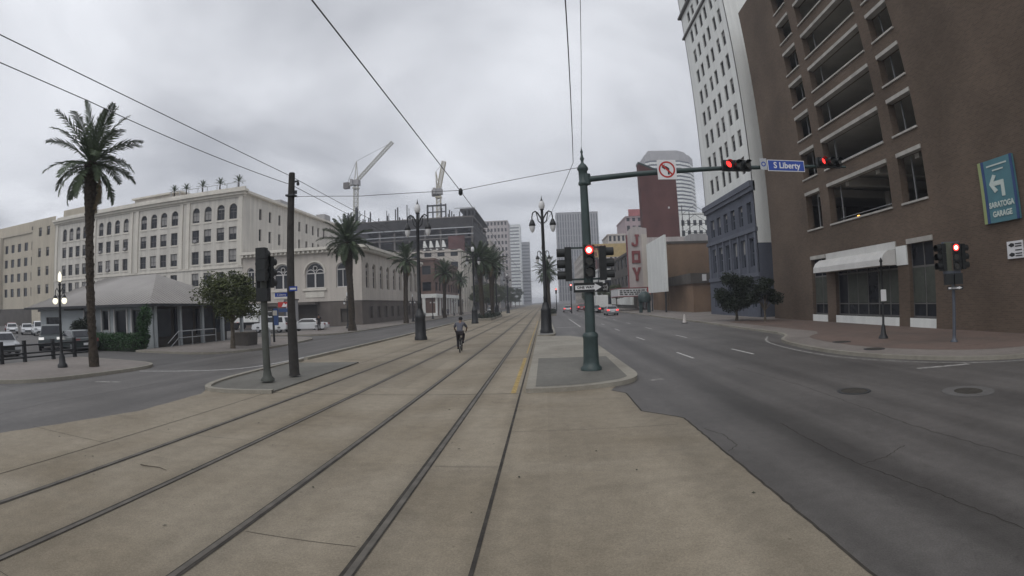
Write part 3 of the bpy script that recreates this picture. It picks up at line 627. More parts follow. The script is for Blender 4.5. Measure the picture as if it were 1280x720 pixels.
# --- low brick building, brown side wall building
g = building('low_brick_building', 'low brick building with a dark roof fascia beside the slate blue tower base', (20.5,66,0.1))
cbox(g, 'wall', 'tanbrick', (20.6,44,70,84.5,0,4.1)); cbox(g, 'fascia', 'darkwall', (20.2,44.4,69.6,84.7,4.1,5.5)); cbox(g, 'door', 'darkmetal', (24.6,27.4,69.9,70.1,0.1,2.6)); cbox(g, 'window', 'glass', (29,32,69.92,70.1,1.2,2.8)); cbox(g,'wall_sign','white_sign',(21.9,22.5,69.5,69.62,4.4,5.3))
g = building('brown_brick_building', 'building with a blank tan brown side wall, behind the low brick building', (20.6,85,0.1))
cbox(g, 'wall', 'tanbrick', (20.6,50,85,97,0,11.2)); cbox(g, 'parapet', 'darkwall', (20.5,50.1,84.9,97.1,11.2,11.6)); cbox(g,'roof_plant','greywall',(26,29,88,92,11.6,13.2),(32,33.2,88,89,11.6,12.6))
g = building('blank_billboard', 'large blank pale board on posts right of the vertical theatre blade', (17.9,84,0.1), 'billboard')
cbox(g, 'panel', 'white_wall', (17.9,18.2,74.6,88,3.2,11.5)); cbox(g, 'post', 'darkmetal', (18.0,18.2,76,76.2,0,3.2),(18.0,18.2,86,86.2,0,3.2),(18.2,18.4,76,76.2,3.2,11.0),(18.2,18.4,86,86.2,3.2,11.0))
# --- theatre
g = building('theatre', 'old theatre with a marquee and a vertical blade sign reading JOY', (20,98,0.1), 'theatre')
cbox(g, 'wall', 'whitewash', (20.0,50,97.1,109,0,13.8)); cbox(g, 'ticket_lobby', 'brick2', (19.6,20.0,97.5,108.6,0,3.6)); cbox(g, 'door', 'glass', (19.5,19.65,99,101,0.1,2.5),(19.5,19.65,102,104,0.1,2.5))
q = MB(); q.prism([(16.2,4.2)]+[(16.2+1.75-1.75*math.cos(math.pi*k/12), 14.3+1.7*math.sin(math.pi*k/12)) for k in range(7)]+[(20.0,15.6),(20.0,4.2)], 1, 97.3, 98.1)
bl = q.build('blade_sign', 'whitewash', g, world=True)
for nm, zc, polys in (('letter',13.3,[[(-.05,1.15),(.75,1.15),(.75,.8),(.55,.8),(.55,-.6),(.3,-1.1),(-.3,-1.15),(-.75,-.8),(-.75,-.35),(-.35,-.35),(-.3,-.65),(-.05,-.75),(.12,-.5),(.12,.8),(-.05,.8)]]),
    ('letter',10.2,[[(-.8,-1.15),(-.35,-1.15),(-.35,1.15),(-.8,1.15)],[(.35,-1.15),(.8,-1.15),(.8,1.15),(.35,1.15)],[(-.35,.6),(.35,.6),(.35,1.15),(-.35,1.15)],[(-.35,-1.15),(.35,-1.15),(.35,-.6),(-.35,-.6)]]),
    ('letter',6.95,[[(-.85,1.25),(-.3,1.25),(0,.25),(.3,1.25),(.85,1.25),(.25,-.25),(.25,-1.25),(-.25,-1.25),(-.25,-.25)]])):
    q = MB()
    for pl in polys: q.prism([(17.7+a,zc+c) for a, c in pl], 1, 97.1, 97.3)
    q.build(nm, 'dark_red', g, world=True)
cbox(g, 'blade_edge', 'dark_red', (16.08,16.2,97.25,98.15,4.2,14.4)); cbox(g, 'tan_strip', 'beige', (18.9,19.98,97.2,97.3,4.2,14.5))
m_ = cbox(g, 'marquee', 'white_sign', (13.9,20.0,96.8,107.5,2.9,4.3)); q = MB()
for z in (3.1,3.45,3.8): 
    x = 14.2
    while x < 19.3:
        w = random.uniform(0.25,0.7); q.box(x,min(19.4,x+w),96.74,96.8,z,z+0.2); x += w+random.uniform(0.1,0.3)
q.build('marquee_lettering', 'signal', g, world=True); cbox(g, 'marquee_end', 'red_sign', (19.45,20.05,96.7,97.0,2.85,4.4)); cbox(g, 'marquee_edge', 'dark_red', (13.8,20.0,96.7,107.6,4.3,4.45),(13.8,20.0,96.7,107.6,2.75,2.9))
g = building('red_brick_stage_house', 'tall dark red brick block with a sloping top, behind the theatre', (22,110,0.1))
q = MB(); q.prism([(21.9,0),(21.9,31.9),(30.1,28.3),(30.1,0)], 1, 110, 112.5); q.build('wall', 'redbrick', g, world=True)
q = MB(); q.prism([(21.8,31.7),(21.8,32.1),(30.2,28.5),(30.2,28.1)], 1, 109.9, 112.6); q.build('coping', 'green', g, world=True); cbox(g,'wall_lamp','globe',(27.8,28.1,109.7,110,21.5,21.9))
t = thing('steel_lattice', 'rusty steel lattice of an old roof sign beside the dark red brick block', 'lattice', (31.5,109,11))
q = MB()
for x in (30.6,32.2,34.4,36.6): q.tube([(x,109,11.3),(x,109,22-(x-30.6)*0.9)],0.09,4); q.tube([(x,111,11.3),(x,109,20-(x-30.6)*0.9)],0.06,4)
for k in range(5): z = 12+k*2.0; q.tube([(30.6,109,z),(36.6,109,z)],0.07,4); q.tube([(30.6,109,z),(33.5,109,z+2)],0.05,4); q.tube([(36.6,109,z),(33.5,109,z+2)],0.05,4)
q.build('bars', 'darkmetal', t, world=True)
cbox(building('low_roof_building','dark low roofed building behind the brown brick wall',(36,104,0.1)),'wall','darkwall',(30.3,60,104,126,0,14.2))

def grid_block(name, label, x0, x1, y0, y1, H, wall, nx, ny, zf, dz, wm='glass', face='S', ny2=0, cat='building', band=False, wf=0.55, hf=0.55, ledge=True, z0=0.1):
    """multi-storey block; each window (or window band) is a part set in a real opening"""
    g = building(name, label, (x0,y0,z0), cat); b = MB()
    nf = int((H-1.2-zf)//dz)+1
    def ops_for(W, n):
        if band: return [(W*0.03, W*0.97, zf+dz*k, zf+dz*k+dz*hf) for k in range(nf)]
        st = W/n; return [(st*(i+0.5-wf/2), st*(i+0.5+wf/2), zf+dz*k, zf+dz*k+dz*hf) for k in range(nf) for i in range(n)]
    O1 = ops_for(x1-x0, nx); facade(b, (x0,y0,0), (1,0,0), x1-x0, H, O1, 0.3)
    sides = []
    if face == 'E': sides = ops_for(y1-y0, ny2); facade(b, (x1,y0,0), (0,1,0), y1-y0, H, sides, 0.3); b.box(x0,x0+.2,y0+.01,y1,0,H-.01)
    elif face == 'W': sides = ops_for(y1-y0, ny2); facade(b, (x0,y1,0), (0,-1,0), y1-y0, H, sides, 0.3); b.box(x1-.2,x1,y0+.01,y1,0,H-.01)
    else: b.box(x0,x0+.2,y0+.01,y1,0,H-.01); b.box(x1-.2,x1,y0+.01,y1,0,H-.01)
    b.box(x0+.35,x1-.35,y0+.35,y1,H-1,H-0.8); b.build('wall', wall, g, world=True)
    cnt = 0; rest = MB()
    for kind, oo in (('S',O1),(face,sides)):
        for o in oo:
            w, h = round(o[1]-o[0],2), round(o[3]-o[2],2); c = (o[0]+o[1])/2
            pos = (x0+c,y0+0.2,o[2]) if kind == 'S' else ((x1-0.2,y0+c,o[2]) if kind == 'E' else (x0+0.2,y1-c,o[2]))
            rz = {'S':FACE_S,'E':FACE_E,'W':FACE_W}[kind]
            if cnt < 100: put_win(g, win_mesh('block_window', w, h, mats=('frame',wm,'blind'), mull=(8 if band else 0), rail=False, blind=0), pos, rz)
            else:
                c_, s_ = math.cos(rz), math.sin(rz); rest.add([(pos[0]+c_*u-s_*0.03, pos[1]+s_*u+c_*0.03, pos[2]+v) for u, v in ((-w/2,0),(w/2,0),(w/2,h),(-w/2,h))], [(0,1,2,3)])
            cnt += 1
    if rest.v: r_ = rest.build('window', wm, g, world=True); r_['kind'] = 'stuff'
    if ledge: cbox(g, 'cornice', wall, (x0-.3,x1+.3,y0-.3,y0+.2,H-.05,H+.45),(x1-.2,x1+.3,y0+.2,y1,H-.05,H+.45),(x0-.3,x0+.2,y0+.2,y1,H-.05,H+.45))
    return g

# right side beyond the theatre
g = grid_block('shop_building','dark shop building under the yellow billboard, left of the theatre blade',19.6,40,112,150,12.6,'darkwall',3,0,1,4.4,'glass','W',6)
cbox(g,'shopfront_band','white_wall',(19.3,19.6,113,149,1.0,4.6))
t = thing('billboard','weathered yellow billboard with maroon shapes on posts beyond the green mast','billboard',(20,151,9.2)); q = MB(); q.box(14.6,24.6,151,151.3,14.8,18.7); q.build('panel','yellow_board',t,world=True)
q = MB()
for x, z0, z1 in ((15.0,16.9,18.3),(15.9,16.9,18.3),(16.9,16.9,18.3),(18.0,16.7,18.3),(15.3,15.2,16.4),(16.5,15.2,16.4)): q.prism([(x,z0),(x+.65,z0),(x+.55,z1),(x+.1,z1)],1,150.9,151)
q.build('maroon_shapes','dark_red',t,world=True); q = MB()
for x in (16,19.8,23.5): q.box(x,x+.25,151.35,151.6,0,18.4)
build_each(q,'post','darkmetal',t)
grid_block('white_shop_row','white two storey shop row far along the right sidewalk',16.2,40,152,190,11,'white_wall',3,0,1,4.6,'glass','W',7)
grid_block('red_shop_building','red brick shop building far along the right sidewalk',19.6,44,192,240,17,'redbrick',3,0,1,4.2,'glass','W',9)
grid_block('tan_block','tan block far along the right side of the avenue',20,50,245,330,26,'beige',4,0,1,4,'glass','W',12)
grid_block('pink_block','faded pinkish block with a red roof sign behind the theatre blade',34.6,44,210,235,35.5,'pinkwall',4,0,2,4,'glass')
q = MB(); q.box(36.0,42.5,209.5,210,36.1,38.9); tag(q.build('roof_sign',mat('faded_red',(0.38,0.13,0.13),0.7,0.2,0.6)),'long red roof sign on top of the faded pinkish block','roof sign')
grid_block('tan_upper_block','small tan block just left of the faded pinkish block',27,34.2,210,230,28.5,'beige',4,0,2,4,'glass')
grid_block('striped_tower','wide grey office slab with vertical ribs, behind the green signal mast',15,55.5,500,530,88,'greywall',16,0,3,7.0,'glass_blue',wf=0.45,hf=0.92,ledge=True,cat='office tower')
# tall tower with stepped crown
g = building('tall_tower','very tall pale tower with horizontal window bands and a stepped crown',(86,400,0.1),'office tower'); b = MB()
plan = [(86,404),(90,400),(114,400),(124,406),(131,418),(131,440),(86,440)]
for k in range(36):
    z = k*3.1; b.m = 0; b.poly(plan, z, z+1.7)
b.build('floor_band', 'white_wall', g, world=True); b = MB(); b.poly(inset(plan,0.5), 0, 112); b.build('glazing', 'glass_blue', g, world=True)
b = MB(); b.poly(inset(plan,0.3), 111.6, 117.5); b.poly([(89,403),(113,402),(121,408),(127,419),(127,438),(89,438)],117.5,120.5); b.build('crown', 'greywall', g, world=True)
grid_block('classical_block','ornate white block with dark windows between the tall tower and the slate base',55,70,200,220,35,'white_wall',6,0,1.5,4.1,'glass')
# far left towers
grid_block('old_hotel_block','pale block with rooftop lettering boards, left of the far towers',-38,-22,335,360,56,'whitewash',7,0,3,4.2,'glass')
grid_block('far_tower','pale tower with close window bands, tallest of the far left towers',-66,-27,650,690,101,'white_wall',10,0,4,4.2,'glass_blue',band=True,hf=0.4,cat='office tower')
grid_block('far_tower','lower pale tower tucked behind the tallest far left tower',-28,-17,700,730,84,'greywall',4,0,4,4.4,'glass_blue',band=True,hf=0.4,cat='office tower')
grid_block('tan_midrise','tan mid rise with dark windows, right of the palm cluster',-40,-25,250,300,33,'beige',4,0,2,4.1,'glass','E',10)
grid_block('grey_midrise','grey mid rise far along the left sidewalk',-44,-25,305,333,26,'greywall',4,0,2,4.2,'glass','E',7)
# ornate brick pair across the side street
g = grid_block('brick_corner_building','brick corner building with a white shopfront, left of the ornate stone front',-52,-25,118,150,13.0,'brick2',7,0,5.9,3.8,'glass','E',8,z0=0.1)
cbox(g,'shopfront','white_wall',(-52,-24.6,117.6,118,0,0.8),(-52,-24.6,117.5,118,4.3,5.2),(-25,-24.5,118,150,4.3,5.2)); q = MB()
for y in range(118,150,4): q.box(-25,-24.6,y,y+.7,0,4.3)
for x in range(-52,-26,4): q.box(x,x+.7,117.6,118,0,4.3)
build_each(q, 'shopfront_post', 'white_wall', g)
cbox(g,'green_awning','green_sign',(-40,-30,116.8,117.9,15.0,18.6)) if 0 else None
g = grid_block('ornate_stone_building','narrow ornate stone fronted building between the brick corner and the tan mid rise',-50,-25,158,186,19,'beige',6,0,2,3.9,'glass','E',8)
q = MB()
for y in range(159,186,5): q.box(-24.95,-24.5,y,y+1.0,0,19)
build_each(q, 'pilaster', 'cream_trim', g)

# --- concrete frame under construction
g = building('construction_frame', 'dark unfinished concrete frame wrapped in netting with rebar sticking up', (-80,190,0.1), 'construction site')
for k in range(10): cbox(g, 'floor_slab', 'slab', (-92,-25,190,236,k*3.9,k*3.9+0.4))
q = MB()
for x in range(-92,-24,6):
    for y in (190.4,205,220,234): q.box(x,x+.7,y,y+.7,0,35.2)
build_each(q, 'column', 'slab', g)
cbox(g, 'netting', 'net', (-92,-25.3,189.9,190.0,31.2,34.9),(-25.1,-25,190,236,20,33)); cbox(g, 'netting', 'net', (-92,-66,189.9,190.0,23.5,30.9),(-52,-47,189.9,190.0,27.4,31)); cbox(g,'red_panel','redbrick',(-34.6,-28.4,189.6,189.8,20.5,28.2))
cbox(g,'shade_block','darkwall',(-88,-28,196,232,0,35)); cbox(g,'green_hoarding','green_sign',(-45,-39.5,189.5,189.7,17.8,21.3))  # dark block inside the frame paints the shade of the open floors
q = MB()
for z in (21.2,24.2):
    for x in (-44.3,-41.9,-39.5,-37.1): q.prism([(x,z),(x+1.7,z),(x+0.9,z+2.4),(x+0.3,z+2.6)],1,189.5,189.7)
build_each(q, 'formwork_panel', 'white_wall', g); cbox(g,'edge_beam','steel',(-92,-25,189.6,189.8,31.0,31.35),(-72,-25,189.5,189.65,28.6,28.9))
random.seed(3); q = MB()
for k in range(85):
    x = random.uniform(-91,-26); y = random.uniform(190,230); hgt = random.uniform(2.0,7.5); q.box(x,x+random.uniform(.2,.6),y,y+.2,34.5,35.5+hgt)
for x in (-43,-36): q.box(x,x+.5,192,192.5,35.5,41)
q.box(-43,-36,192,192.4,40.2,40.8); q.box(-43,-36,192,192.4,37.8,38.2); build_each(q, 'rebar', 'darkmetal', g)
cbox(g,'top_deck','net',(-30,-24.4,190,236,37.4,38.3)); cbox(g,'top_post','darkmetal',*[(-29+a,-28.6+a,190.2,190.6,35.3,37.4) for a in (0,1.5,3,4.2)]); cbox(g,'guard_rail','steel',(-32,-24.2,189.8,190,38.4,38.7))

# --- tower cranes
def lattice(b, p, q, w, n, r=0.12):
    p, q = Vector(p), Vector(q); d = (q-p).normalized(); a = d.cross(Vector((0,1,0))); a = (a if a.length > .1 else Vector((1,0,0))).normalized()*w/2; c = d.cross(a).normalized()*w/2
    cs = [a+c, a-c, -a-c, -a+c]
    for o in cs: b.tube([p+o, q+o], r, 4)
    for k in range(n):
        s0, s1 = p+(q-p)*k/n, p+(q-p)*(k+1)/n
        for i in range(4):
            j = (i+1)%4; b.tube([s0+cs[i], s1+cs[j]], r*0.7, 3, False); b.tube([s1+cs[i], s1+cs[j]], r*0.7, 3, False)
def crane(label, x, y, zt, jib, tail, apex, m, wj=1.1):
    t = thing('tower_crane', label, 'tower crane', (x,y,0), 0, 'luffing tower cranes over the construction site')
    b = MB(); lattice(b, (x,y,0), (x,y,zt), 1.6, 30, 0.16); b.box(x-1.2,x+1.2,y-1.2,y+1.2,zt-1.5,zt-0.9); b.build('mast', m, t, world=True)
    b = MB(); b.box(x-1.5,x+1.5,y-1.5,y+1.5,zt,zt+2.2); b.box(x-1.9,x-0.9,y-2.4,y-1.4,zt,zt+2.4); b.build('cab', 'greywall', t, world=True)
    b = MB(); lattice(b, (x,y,zt+1.5), jib, wj, 16, 0.15); b.build('jib', m, t, world=True)
    b = MB(); b.tube([(x-.8,y,zt+1),apex],0.22,4); b.tube([(x+.8,y,zt+1),apex],0.22,4); b.build('apex', m, t, world=True)
    b = MB(); lattice(b, (x,y,zt+1), tail, 1.2, 3, 0.2); b.build('counter_jib', m, t, world=True)
    b = MB(); b.box(tail[0]-1.2,tail[0]+1.2,y-1,y+1,tail[2]-1.6,tail[2]+.9); b.build('counterweight', 'slab', t, world=True)
    b = MB(); b.tube([apex, jib],0.07,3); b.tube([apex, tail],0.09,3); b.build('cable', 'wire', t, world=True)
crane('pale tower crane with a long jib raised to the right, furthest left', -75, 200, 53, (-59.3,200,70.2), (-79.2,200,53.6), (-75,200,63.5), 'crane')
crane('yellowish tower crane seen nearly end on, above the unfinished frame', -40, 200, 46.5, (-37.6,200,60), (-41.4,206,47.5), (-41,200,56), 'crane_y', 1.4)

# --- far left yellow apartment block
g = grid_block('yellow_apartment_block','yellow stucco apartment block at the far left edge',-150,-118,80,110,22.6,'yellowwall',9,0,7.2,3.7,'glass',wf=0.5,hf=0.56)
cbox(g,'ground_storey','darkwall',(-150,-118,79.6,80,0,4.2)); cbox(g,'penthouse','yellowwall',(-150,-124,86,105,22.6,27)); cbox(g,'roof_fence','darkwall',(-124,-119,82,100,23.1,24.6)); cbox(g,'corner_pier','yellowwall',(-137.5,-136,79,80,4.2,22.6))

# --- white hotel with arched top windows
g = building('hotel', 'large cream hotel with rows of windows, arched on the top floor', (-100,67.9,0.1), 'hotel')
x0, x1, yF, Ht = -93.0, -44.3, 67.9, 20.9
ops = []; wins = []
cx = [-89.5,-87.2,-84.9,-82.6, -77.6,-75.3,-72.9,-70.5, -65.8,-63.3,-60.9,-58.4, -53.7,-51.2,-48.6,-46.2]
lev = [(16.5,18.9,True),(13.3,15.3,False),(9.9,11.9,False),(6.5,8.5,False),(3.2,5.0,False)]
for c in cx:
    for z0, z1, a in lev:
        w = 1.5 if c > -70 else 1.38
        ops.append((c-w/2-x0, c+w/2-x0, z0, z1, a)); wins.append((c, z0, w, z1-z0, a))
b = MB(); facade(b, (x0,yF,0), (1,0,0), x1-x0, Ht, ops, 0.3)
sops = [(y-yF, y-yF+0.85, z0, z1) for z0, z1 in ((13.5,15.4),(16.9,18.7)) for y in (72.8,76.0,79.4,83.0,87.2,90.3,93.2,95.8,98.6)]
facade(b, (x1,yF,0), (0,1,0), 40, Ht-0.6, sops, 0.3); b.box(x0,x1-.4,yF+1,yF+40,Ht-1.2,Ht-1.0); b.build('wall', 'cream', g, world=True)
random.seed(8)
for c, z0, w, h_, a in wins: put_win(g, win_mesh('hotel_window', round(w,2), round(h_,2), a, blind=random.choice((0,0,0.2,0.35,0.5,0.82)), mull=1), (c,yF+0.22,z0), FACE_S)
for u0, u1, z0, z1 in sops: put_win(g, win_mesh('hotel_side_window', round(u1-u0,2), round(z1-z0,2), blind=0, mull=1), (x1-0.22,yF+(u0+u1)/2,z0), FACE_E)
cbox(g, 'cornice', 'cream_trim', (x0-.2,x1+.8,yF-.9,yF+.2,20.5,20.9),(x0-.2,x1+.5,yF-.55,yF+.2,20.1,20.5),(x1-.2,x1+.7,yF+.2,yF+40,20.3,20.7),(x0-.1,x1+.3,yF-.2,yF+.2,19.8,20.1))
cbox(g, 'parapet', 'cream', (x0,x1,yF+.3,yF+.7,20.9,21.5)); cbox(g, 'string_course', 'cream_trim', (x0,x1+.1,yF-.16,yF-.01,9.0,9.25),(x0,x1+.1,yF-.16,yF-.01,5.6,5.85))
q = MB()
for x in (-92.2,-80.8,-79.4,-68.9,-67.4,-56.8,-55.3,-44.7): q.box(x-.35,x+.35,yF-.22,yF-.005,9.25,19.8)
build_each(q, 'pilaster', 'cream_trim', g)
q = MB()
for c in cx: q.box(c-.85,c+.85,yF-.1,yF-.003,16.2,16.4); q.box(c-.8,c+.8,yF-.1,yF-.003,13.05,13.2); q.box(c-.8,c+.8,yF-.1,yF-.003,9.65,9.8); q.box(c-.8,c+.8,yF-.1,yF-.003,6.3,6.42)
build_each(q, 'window_ledge', 'cream_trim', g)
random.seed(21)
for k in random.sample(range(len(wins)), 7):
    c, z0, w, h_, a = wins[k]
    if not a: cbox(g, 'air_conditioner', 'greywall', (c-.33,c+.33,yF-.28,yF+.18,z0+.08,z0+.5))
# plain left wing
cw = [-98.9,-95.9]
ops = [(c-.6+102.0-0.0, c+.6+102.0, z0, z1) for c in (-98.9,-95.7) for z0, z1 in ((18.4,20.2),(14.2,16.0),(10.4,12.2),(6.8,8.6),(3.2,4.8))]
b = MB(); facade(b, (-102,yF-.05,0), (1,0,0), 9.0-.01, 21.9, ops, 0.3); b.box(-93.02,-82,yF+2.0,yF+2.3,20.9,23.2); b.box(-102,-101.8,yF,yF+30,0,21.9); b.build('plain_wing', 'yellowwall', g, world=True)
for u0, u1, z0, z1 in ops: put_win(g, win_mesh('hotel_window', 1.2, round(z1-z0,2), False, blind=0.3, mull=1), (-102+(u0+u1)/2,yF+0.17,z0), FACE_S)
cbox(g, 'penthouse', 'beige', (-74.5,-62.5,yF+6,yF+16,21,23.6)); cbox(g,'penthouse_roof','cream_trim',(-75,-62,yF+5.5,yF+16.5,23.6,23.9))
q = MB()
for x in range(-60,-44,2): q.box(x,x+.08,yF+.45,yF+.55,21.5,22.3)
q.box(-60,-44.3,yF+.46,yF+.54,22.25,22.33); q.box(-44.45,-44.37,yF+.5,yF+16,21.5,22.3) if 0 else None; q.build('roof_railing', 'steel', g, world=True)
cbox(g, 'roof_unit', 'greywall', (-48,-45.4,yF+14,yF+17,20,22.0),(-47,-45,yF+33,yF+36,20,22.4))

# --- arched window hall
g = building('arched_hall', 'two storey cream hall with tall arched windows over a brown ground floor', (-44.3,67.95,0.1), 'hall')
xA0, xA1, yA, yE, Hh = -44.28, -24.7, 67.95, 101.3, 10.6
cc = [(-42.8,1.3),(-37.2,3.0),(-31.9,3.0),(-27.6,1.9)]
ops = [(c-w/2-xA0, c+w/2-xA0, 5.4, 8.85 if w < 2.5 else 9.0, True) for c, w in cc]
b = MB(); facade(b, (xA0,yA,3.5), (1,0,0), xA1-xA0, Hh-3.5, [(a,b_,c-3.5,d-3.5,e) for a,b_,c,d,e in ops], 0.35)
ys = [70.3,73.4,76.9,80.3,84.0,87.6,91.3,95.0,98.6]
sops = [(y-0.75-yA, y+0.75-yA, 5.2, 8.8, True) for y in ys]
facade(b, (xA1,yA,3.5), (0,1,0), yE-yA, Hh-3.5, [(a,b_,c-3.5,d-3.5,e) for a,b_,c,d,e in sops], 0.35); b.box(xA0,xA1-.4,yA+.4,yE,Hh-1,Hh-.8); b.build('upper_wall', 'beige', g, world=True)
for (c, w), o in zip(cc, ops):
    hh = round(o[3]-o[2],2); f = put_win(g, win_mesh('arched_window', w, hh, True, mats=('frame_w','glass','blind'), mull=1 if w > 2.5 else 1, rail=False, t=0.13), (c,yA+.25,5.4), FACE_S, 'arched_window')
    if w > 2.5:
        q = MB()
        for s_ in (-1, 1):
            rr = w/4-.04; zc = hh-w/2-.12; xx = s_*w/4
            for k in range(8):
                a0, a1 = math.pi*k/8, math.pi*(k+1)/8; q.prism([(xx-rr*math.cos(a0),zc+rr*math.sin(a0)),(xx-rr*math.cos(a1),zc+rr*math.sin(a1)),(xx-(rr-.11)*math.cos(a1),zc+(rr-.11)*math.sin(a1)),(xx-(rr-.11)*math.cos(a0),zc+(rr-.11)*math.sin(a0))],1,-.05,.04)
        q.box(-.11,.11,-.05,.04,.1,hh-w/2); q.build('tracery', 'frame_w', f)
        q = MB(); r = 0.36
        q.lathe([(r,-0.0),(r,0.05),(r-.1,0.05),(r-.1,0)], seg=14); q2 = q.build('tracery_ring', 'frame_w', f); q2.location = (0,-0.02,hh-w/2+0.72); q2.rotation_euler = (R(90),0,0)
for o in sops: put_win(g, win_mesh('arched_side_window', 1.5, 3.6, True, mats=('beige','glass','blind'), mull=1, rail=True, t=0.1, blind=0.3), (xA1-.25,yA+(o[0]+o[1])/2,5.2), FACE_E, 'arched_window')
for c, w in cc:                                   # hood moulds
    q = MB()
    r = w/2+.28
    if w < 2.5: continue
    for k in range(12):
        a0, a1 = math.pi*k/12, math.pi*(k+1)/12; zc = 9.0-w/2
        q.prism([(c-r*math.cos(a0),zc+r*math.sin(a0)),(c-r*math.cos(a1),zc+r*math.sin(a1)),(c-(r-.2)*math.cos(a1),zc+(r-.2)*math.sin(a1)),(c-(r-.2)*math.cos(a0),zc+(r-.2)*math.sin(a0))],1,yA-.14,yA-.003)
    q.build('hood_mould', 'cream_trim', g, world=True); cbox(g, 'window_ledge', 'cream_trim', (c-r-.1,c+r+.1,yA-.2,yA-.003,5.05,5.3)); cbox(g, 'apron_panel', 'cream_trim', (c-w/2,c+w/2,yA-.08,yA-.003,4.1,4.9))
cbox(g, 'cornice', 'cream_trim', (xA0,xA1+.9,yA-.9,yA+.2,Hh+.1,Hh+.5),(xA0,xA1+.45,yA-.45,yA+.2,Hh-.3,Hh+.1),(xA1-.2,xA1+.9,yA+.2,yE+.3,Hh+.1,Hh+.5),(xA1-.2,xA1+.45,yA+.2,yE,Hh-.3,Hh+.1))
q = MB(); x = xA0+.3
while x < xA1: q.box(x,x+.3,yA-.75,yA-.4,Hh-.25,Hh+.1); x += .75
y = yA
while y < yE: q.box(xA1+.4,xA1+.75,y,y+.3,Hh-.25,Hh+.1); y += .75
q.build('dentils', 'cream_trim', g, world=True)
dops = [(2.5,6.0,0.2,3.0),(7.4,12.6,0.2,3.1),(16.2,18.2,0.5,2.4)]
b = MB(); facade(b, (xA0,yA+.1,0), (1,0,0), xA1-xA0-.1, 3.5, dops, 0.5); facade(b, (xA1-.1,yA+.1,0), (0,1,0), yE-yA-.1, 3.5, [(3+k*3.6,4.6+k*3.6,0.9,2.6) for k in range(8)], 0.3)
b.build('ground_storey', mat('brown_render', (0.155,0.135,0.12), 0.9, 0.12, 0.5, streak=0.15), g, world=True)
cbox(g, 'ground_window', 'darkwall', *[(xA0+a,xA0+b_,yA+.5,yA+.6,z0,z1) for a,b_,z0,z1 in dops]); cbox(g, 'ground_window', 'darkwall', *[(xA1-.35,xA1-.3,yA+3.1+k*3.6,yA+4.7+k*3.6,.4,2.9) for k in range(8)])
cbox(g, 'canopy', 'darkwall', (xA0+7,xA0+13,yA-1.6,yA,3.1,3.45))

# --- hip roofed restaurant
g = building('restaurant', 'low grey restaurant with a large metal hip roof behind the hedge', (-40,27,0.1), 'restaurant')
rops = [(0.9,3.0,1.45,2.25),(6.5,7.5,1.25,2.65),(8.7,9.5,1.25,2.65),(10.2,11.5,0.9,2.65),(12.1,13.4,0.9,2.65)]
b = MB(); facade(b, (-40,27.6,0), (1,0,0), 14.2, 3.0, rops, 0.15); b.box(-40,-39.8,27.7,39,0,3.0); b.box(-40,-27.6,38.8,39,0,3); b.build('wall', 'kiosk', g, world=True)
for o in rops:
    q = put_win(g, win_mesh('restaurant_window', round(o[1]-o[0],2), round(o[3]-o[2],2), mats=('frame','glass','blind'), mull=0, rail=False, t=0.05), (-40+(o[0]+o[1])/2,27.7,o[2]), FACE_S)
q = MB(); 
for o in rops[1:]: q.box(-40+o[0]-.12,-40+o[0],27.5,27.6,o[2]-.1,o[3]+.1); q.box(-40+o[1],-40+o[1]+.12,27.5,27.6,o[2]-.1,o[3]+.1)
build_each(q, 'window_trim', 'frame_w', g)
E_ = [(-41,26.6,3.02),(-25.1,26.6,3.02),(-25.1,39.6,3.02),(-41,39.6,3.02)]; A_, B_ = (-37.2,33.1,5.45), (-30.4,33.1,5.55)
q = MB(); q.add(E_+[A_,B_], [(0,1,5,4),(1,2,5),(2,3,4,5),(3,0,4)]); q.add([(x,y,z-.01) for x,y,z in E_],[(0,3,2,1)])
rf = q.build('roof', 'roof', g, world=True)
q = MB()
def seam(p, qq): q.tube([p,qq],0.025,4,False)
for k in range(1,40):                                    # standing seams
    x = -41+15.9*k/40; 
    t_ = min(1.0, (x+41)/3.8 if x < -37.2 else ((-25.1-x)/5.3 if x > -30.4 else 1.0)); seam((x,26.6,3.04),(x,26.6+6.5*t_,3.04+2.45*t_))
for k in range(1,32):
    y = 26.6+13*k/32; t_ = 1-abs(y-33.1)/6.5; seam((-25.1,y,3.04),(-25.1-5.3*t_,y,3.04+2.5*t_))
q.build('roof_seam', 'roof', g, world=True)
cbox(g, 'gutter', 'darkmetal', (-41.1,-25.0,26.5,26.6,2.86,3.04),(-25.1,-25.0,26.6,39.6,2.86,3.04)); q = MB(); q.prism([(-33.6,3.5),(-32.0,4.0),(-31.6,3.5)],1,26.9,29.2) if 0 else None
cbox(g, 'porch_wall', 'darkwall', (-27.5,-27.3,28.5,39,0,3.0)); q = MB()
for y in (27.8,30.6,33.4,36.2,39.2): q.box(-25.9,-25.65,y-.12,y+.12,0,2.9)
build_each(q, 'porch_post', 'kiosk', g); cbox(g,'porch_window','glass_blue',*[(-27.28,-27.2,28.9+k*2.8,31.2+k*2.8,0.7,2.7) for k in range(4)]); cbox(g,'porch_door','frame_w',(-27.18,-27.1,29.0,29.8,0.15,2.3)) if 0 else None
cbox(g,'parapet_panel','frame',(-36.0,-33.6,27.3,27.55,2.75,2.95))

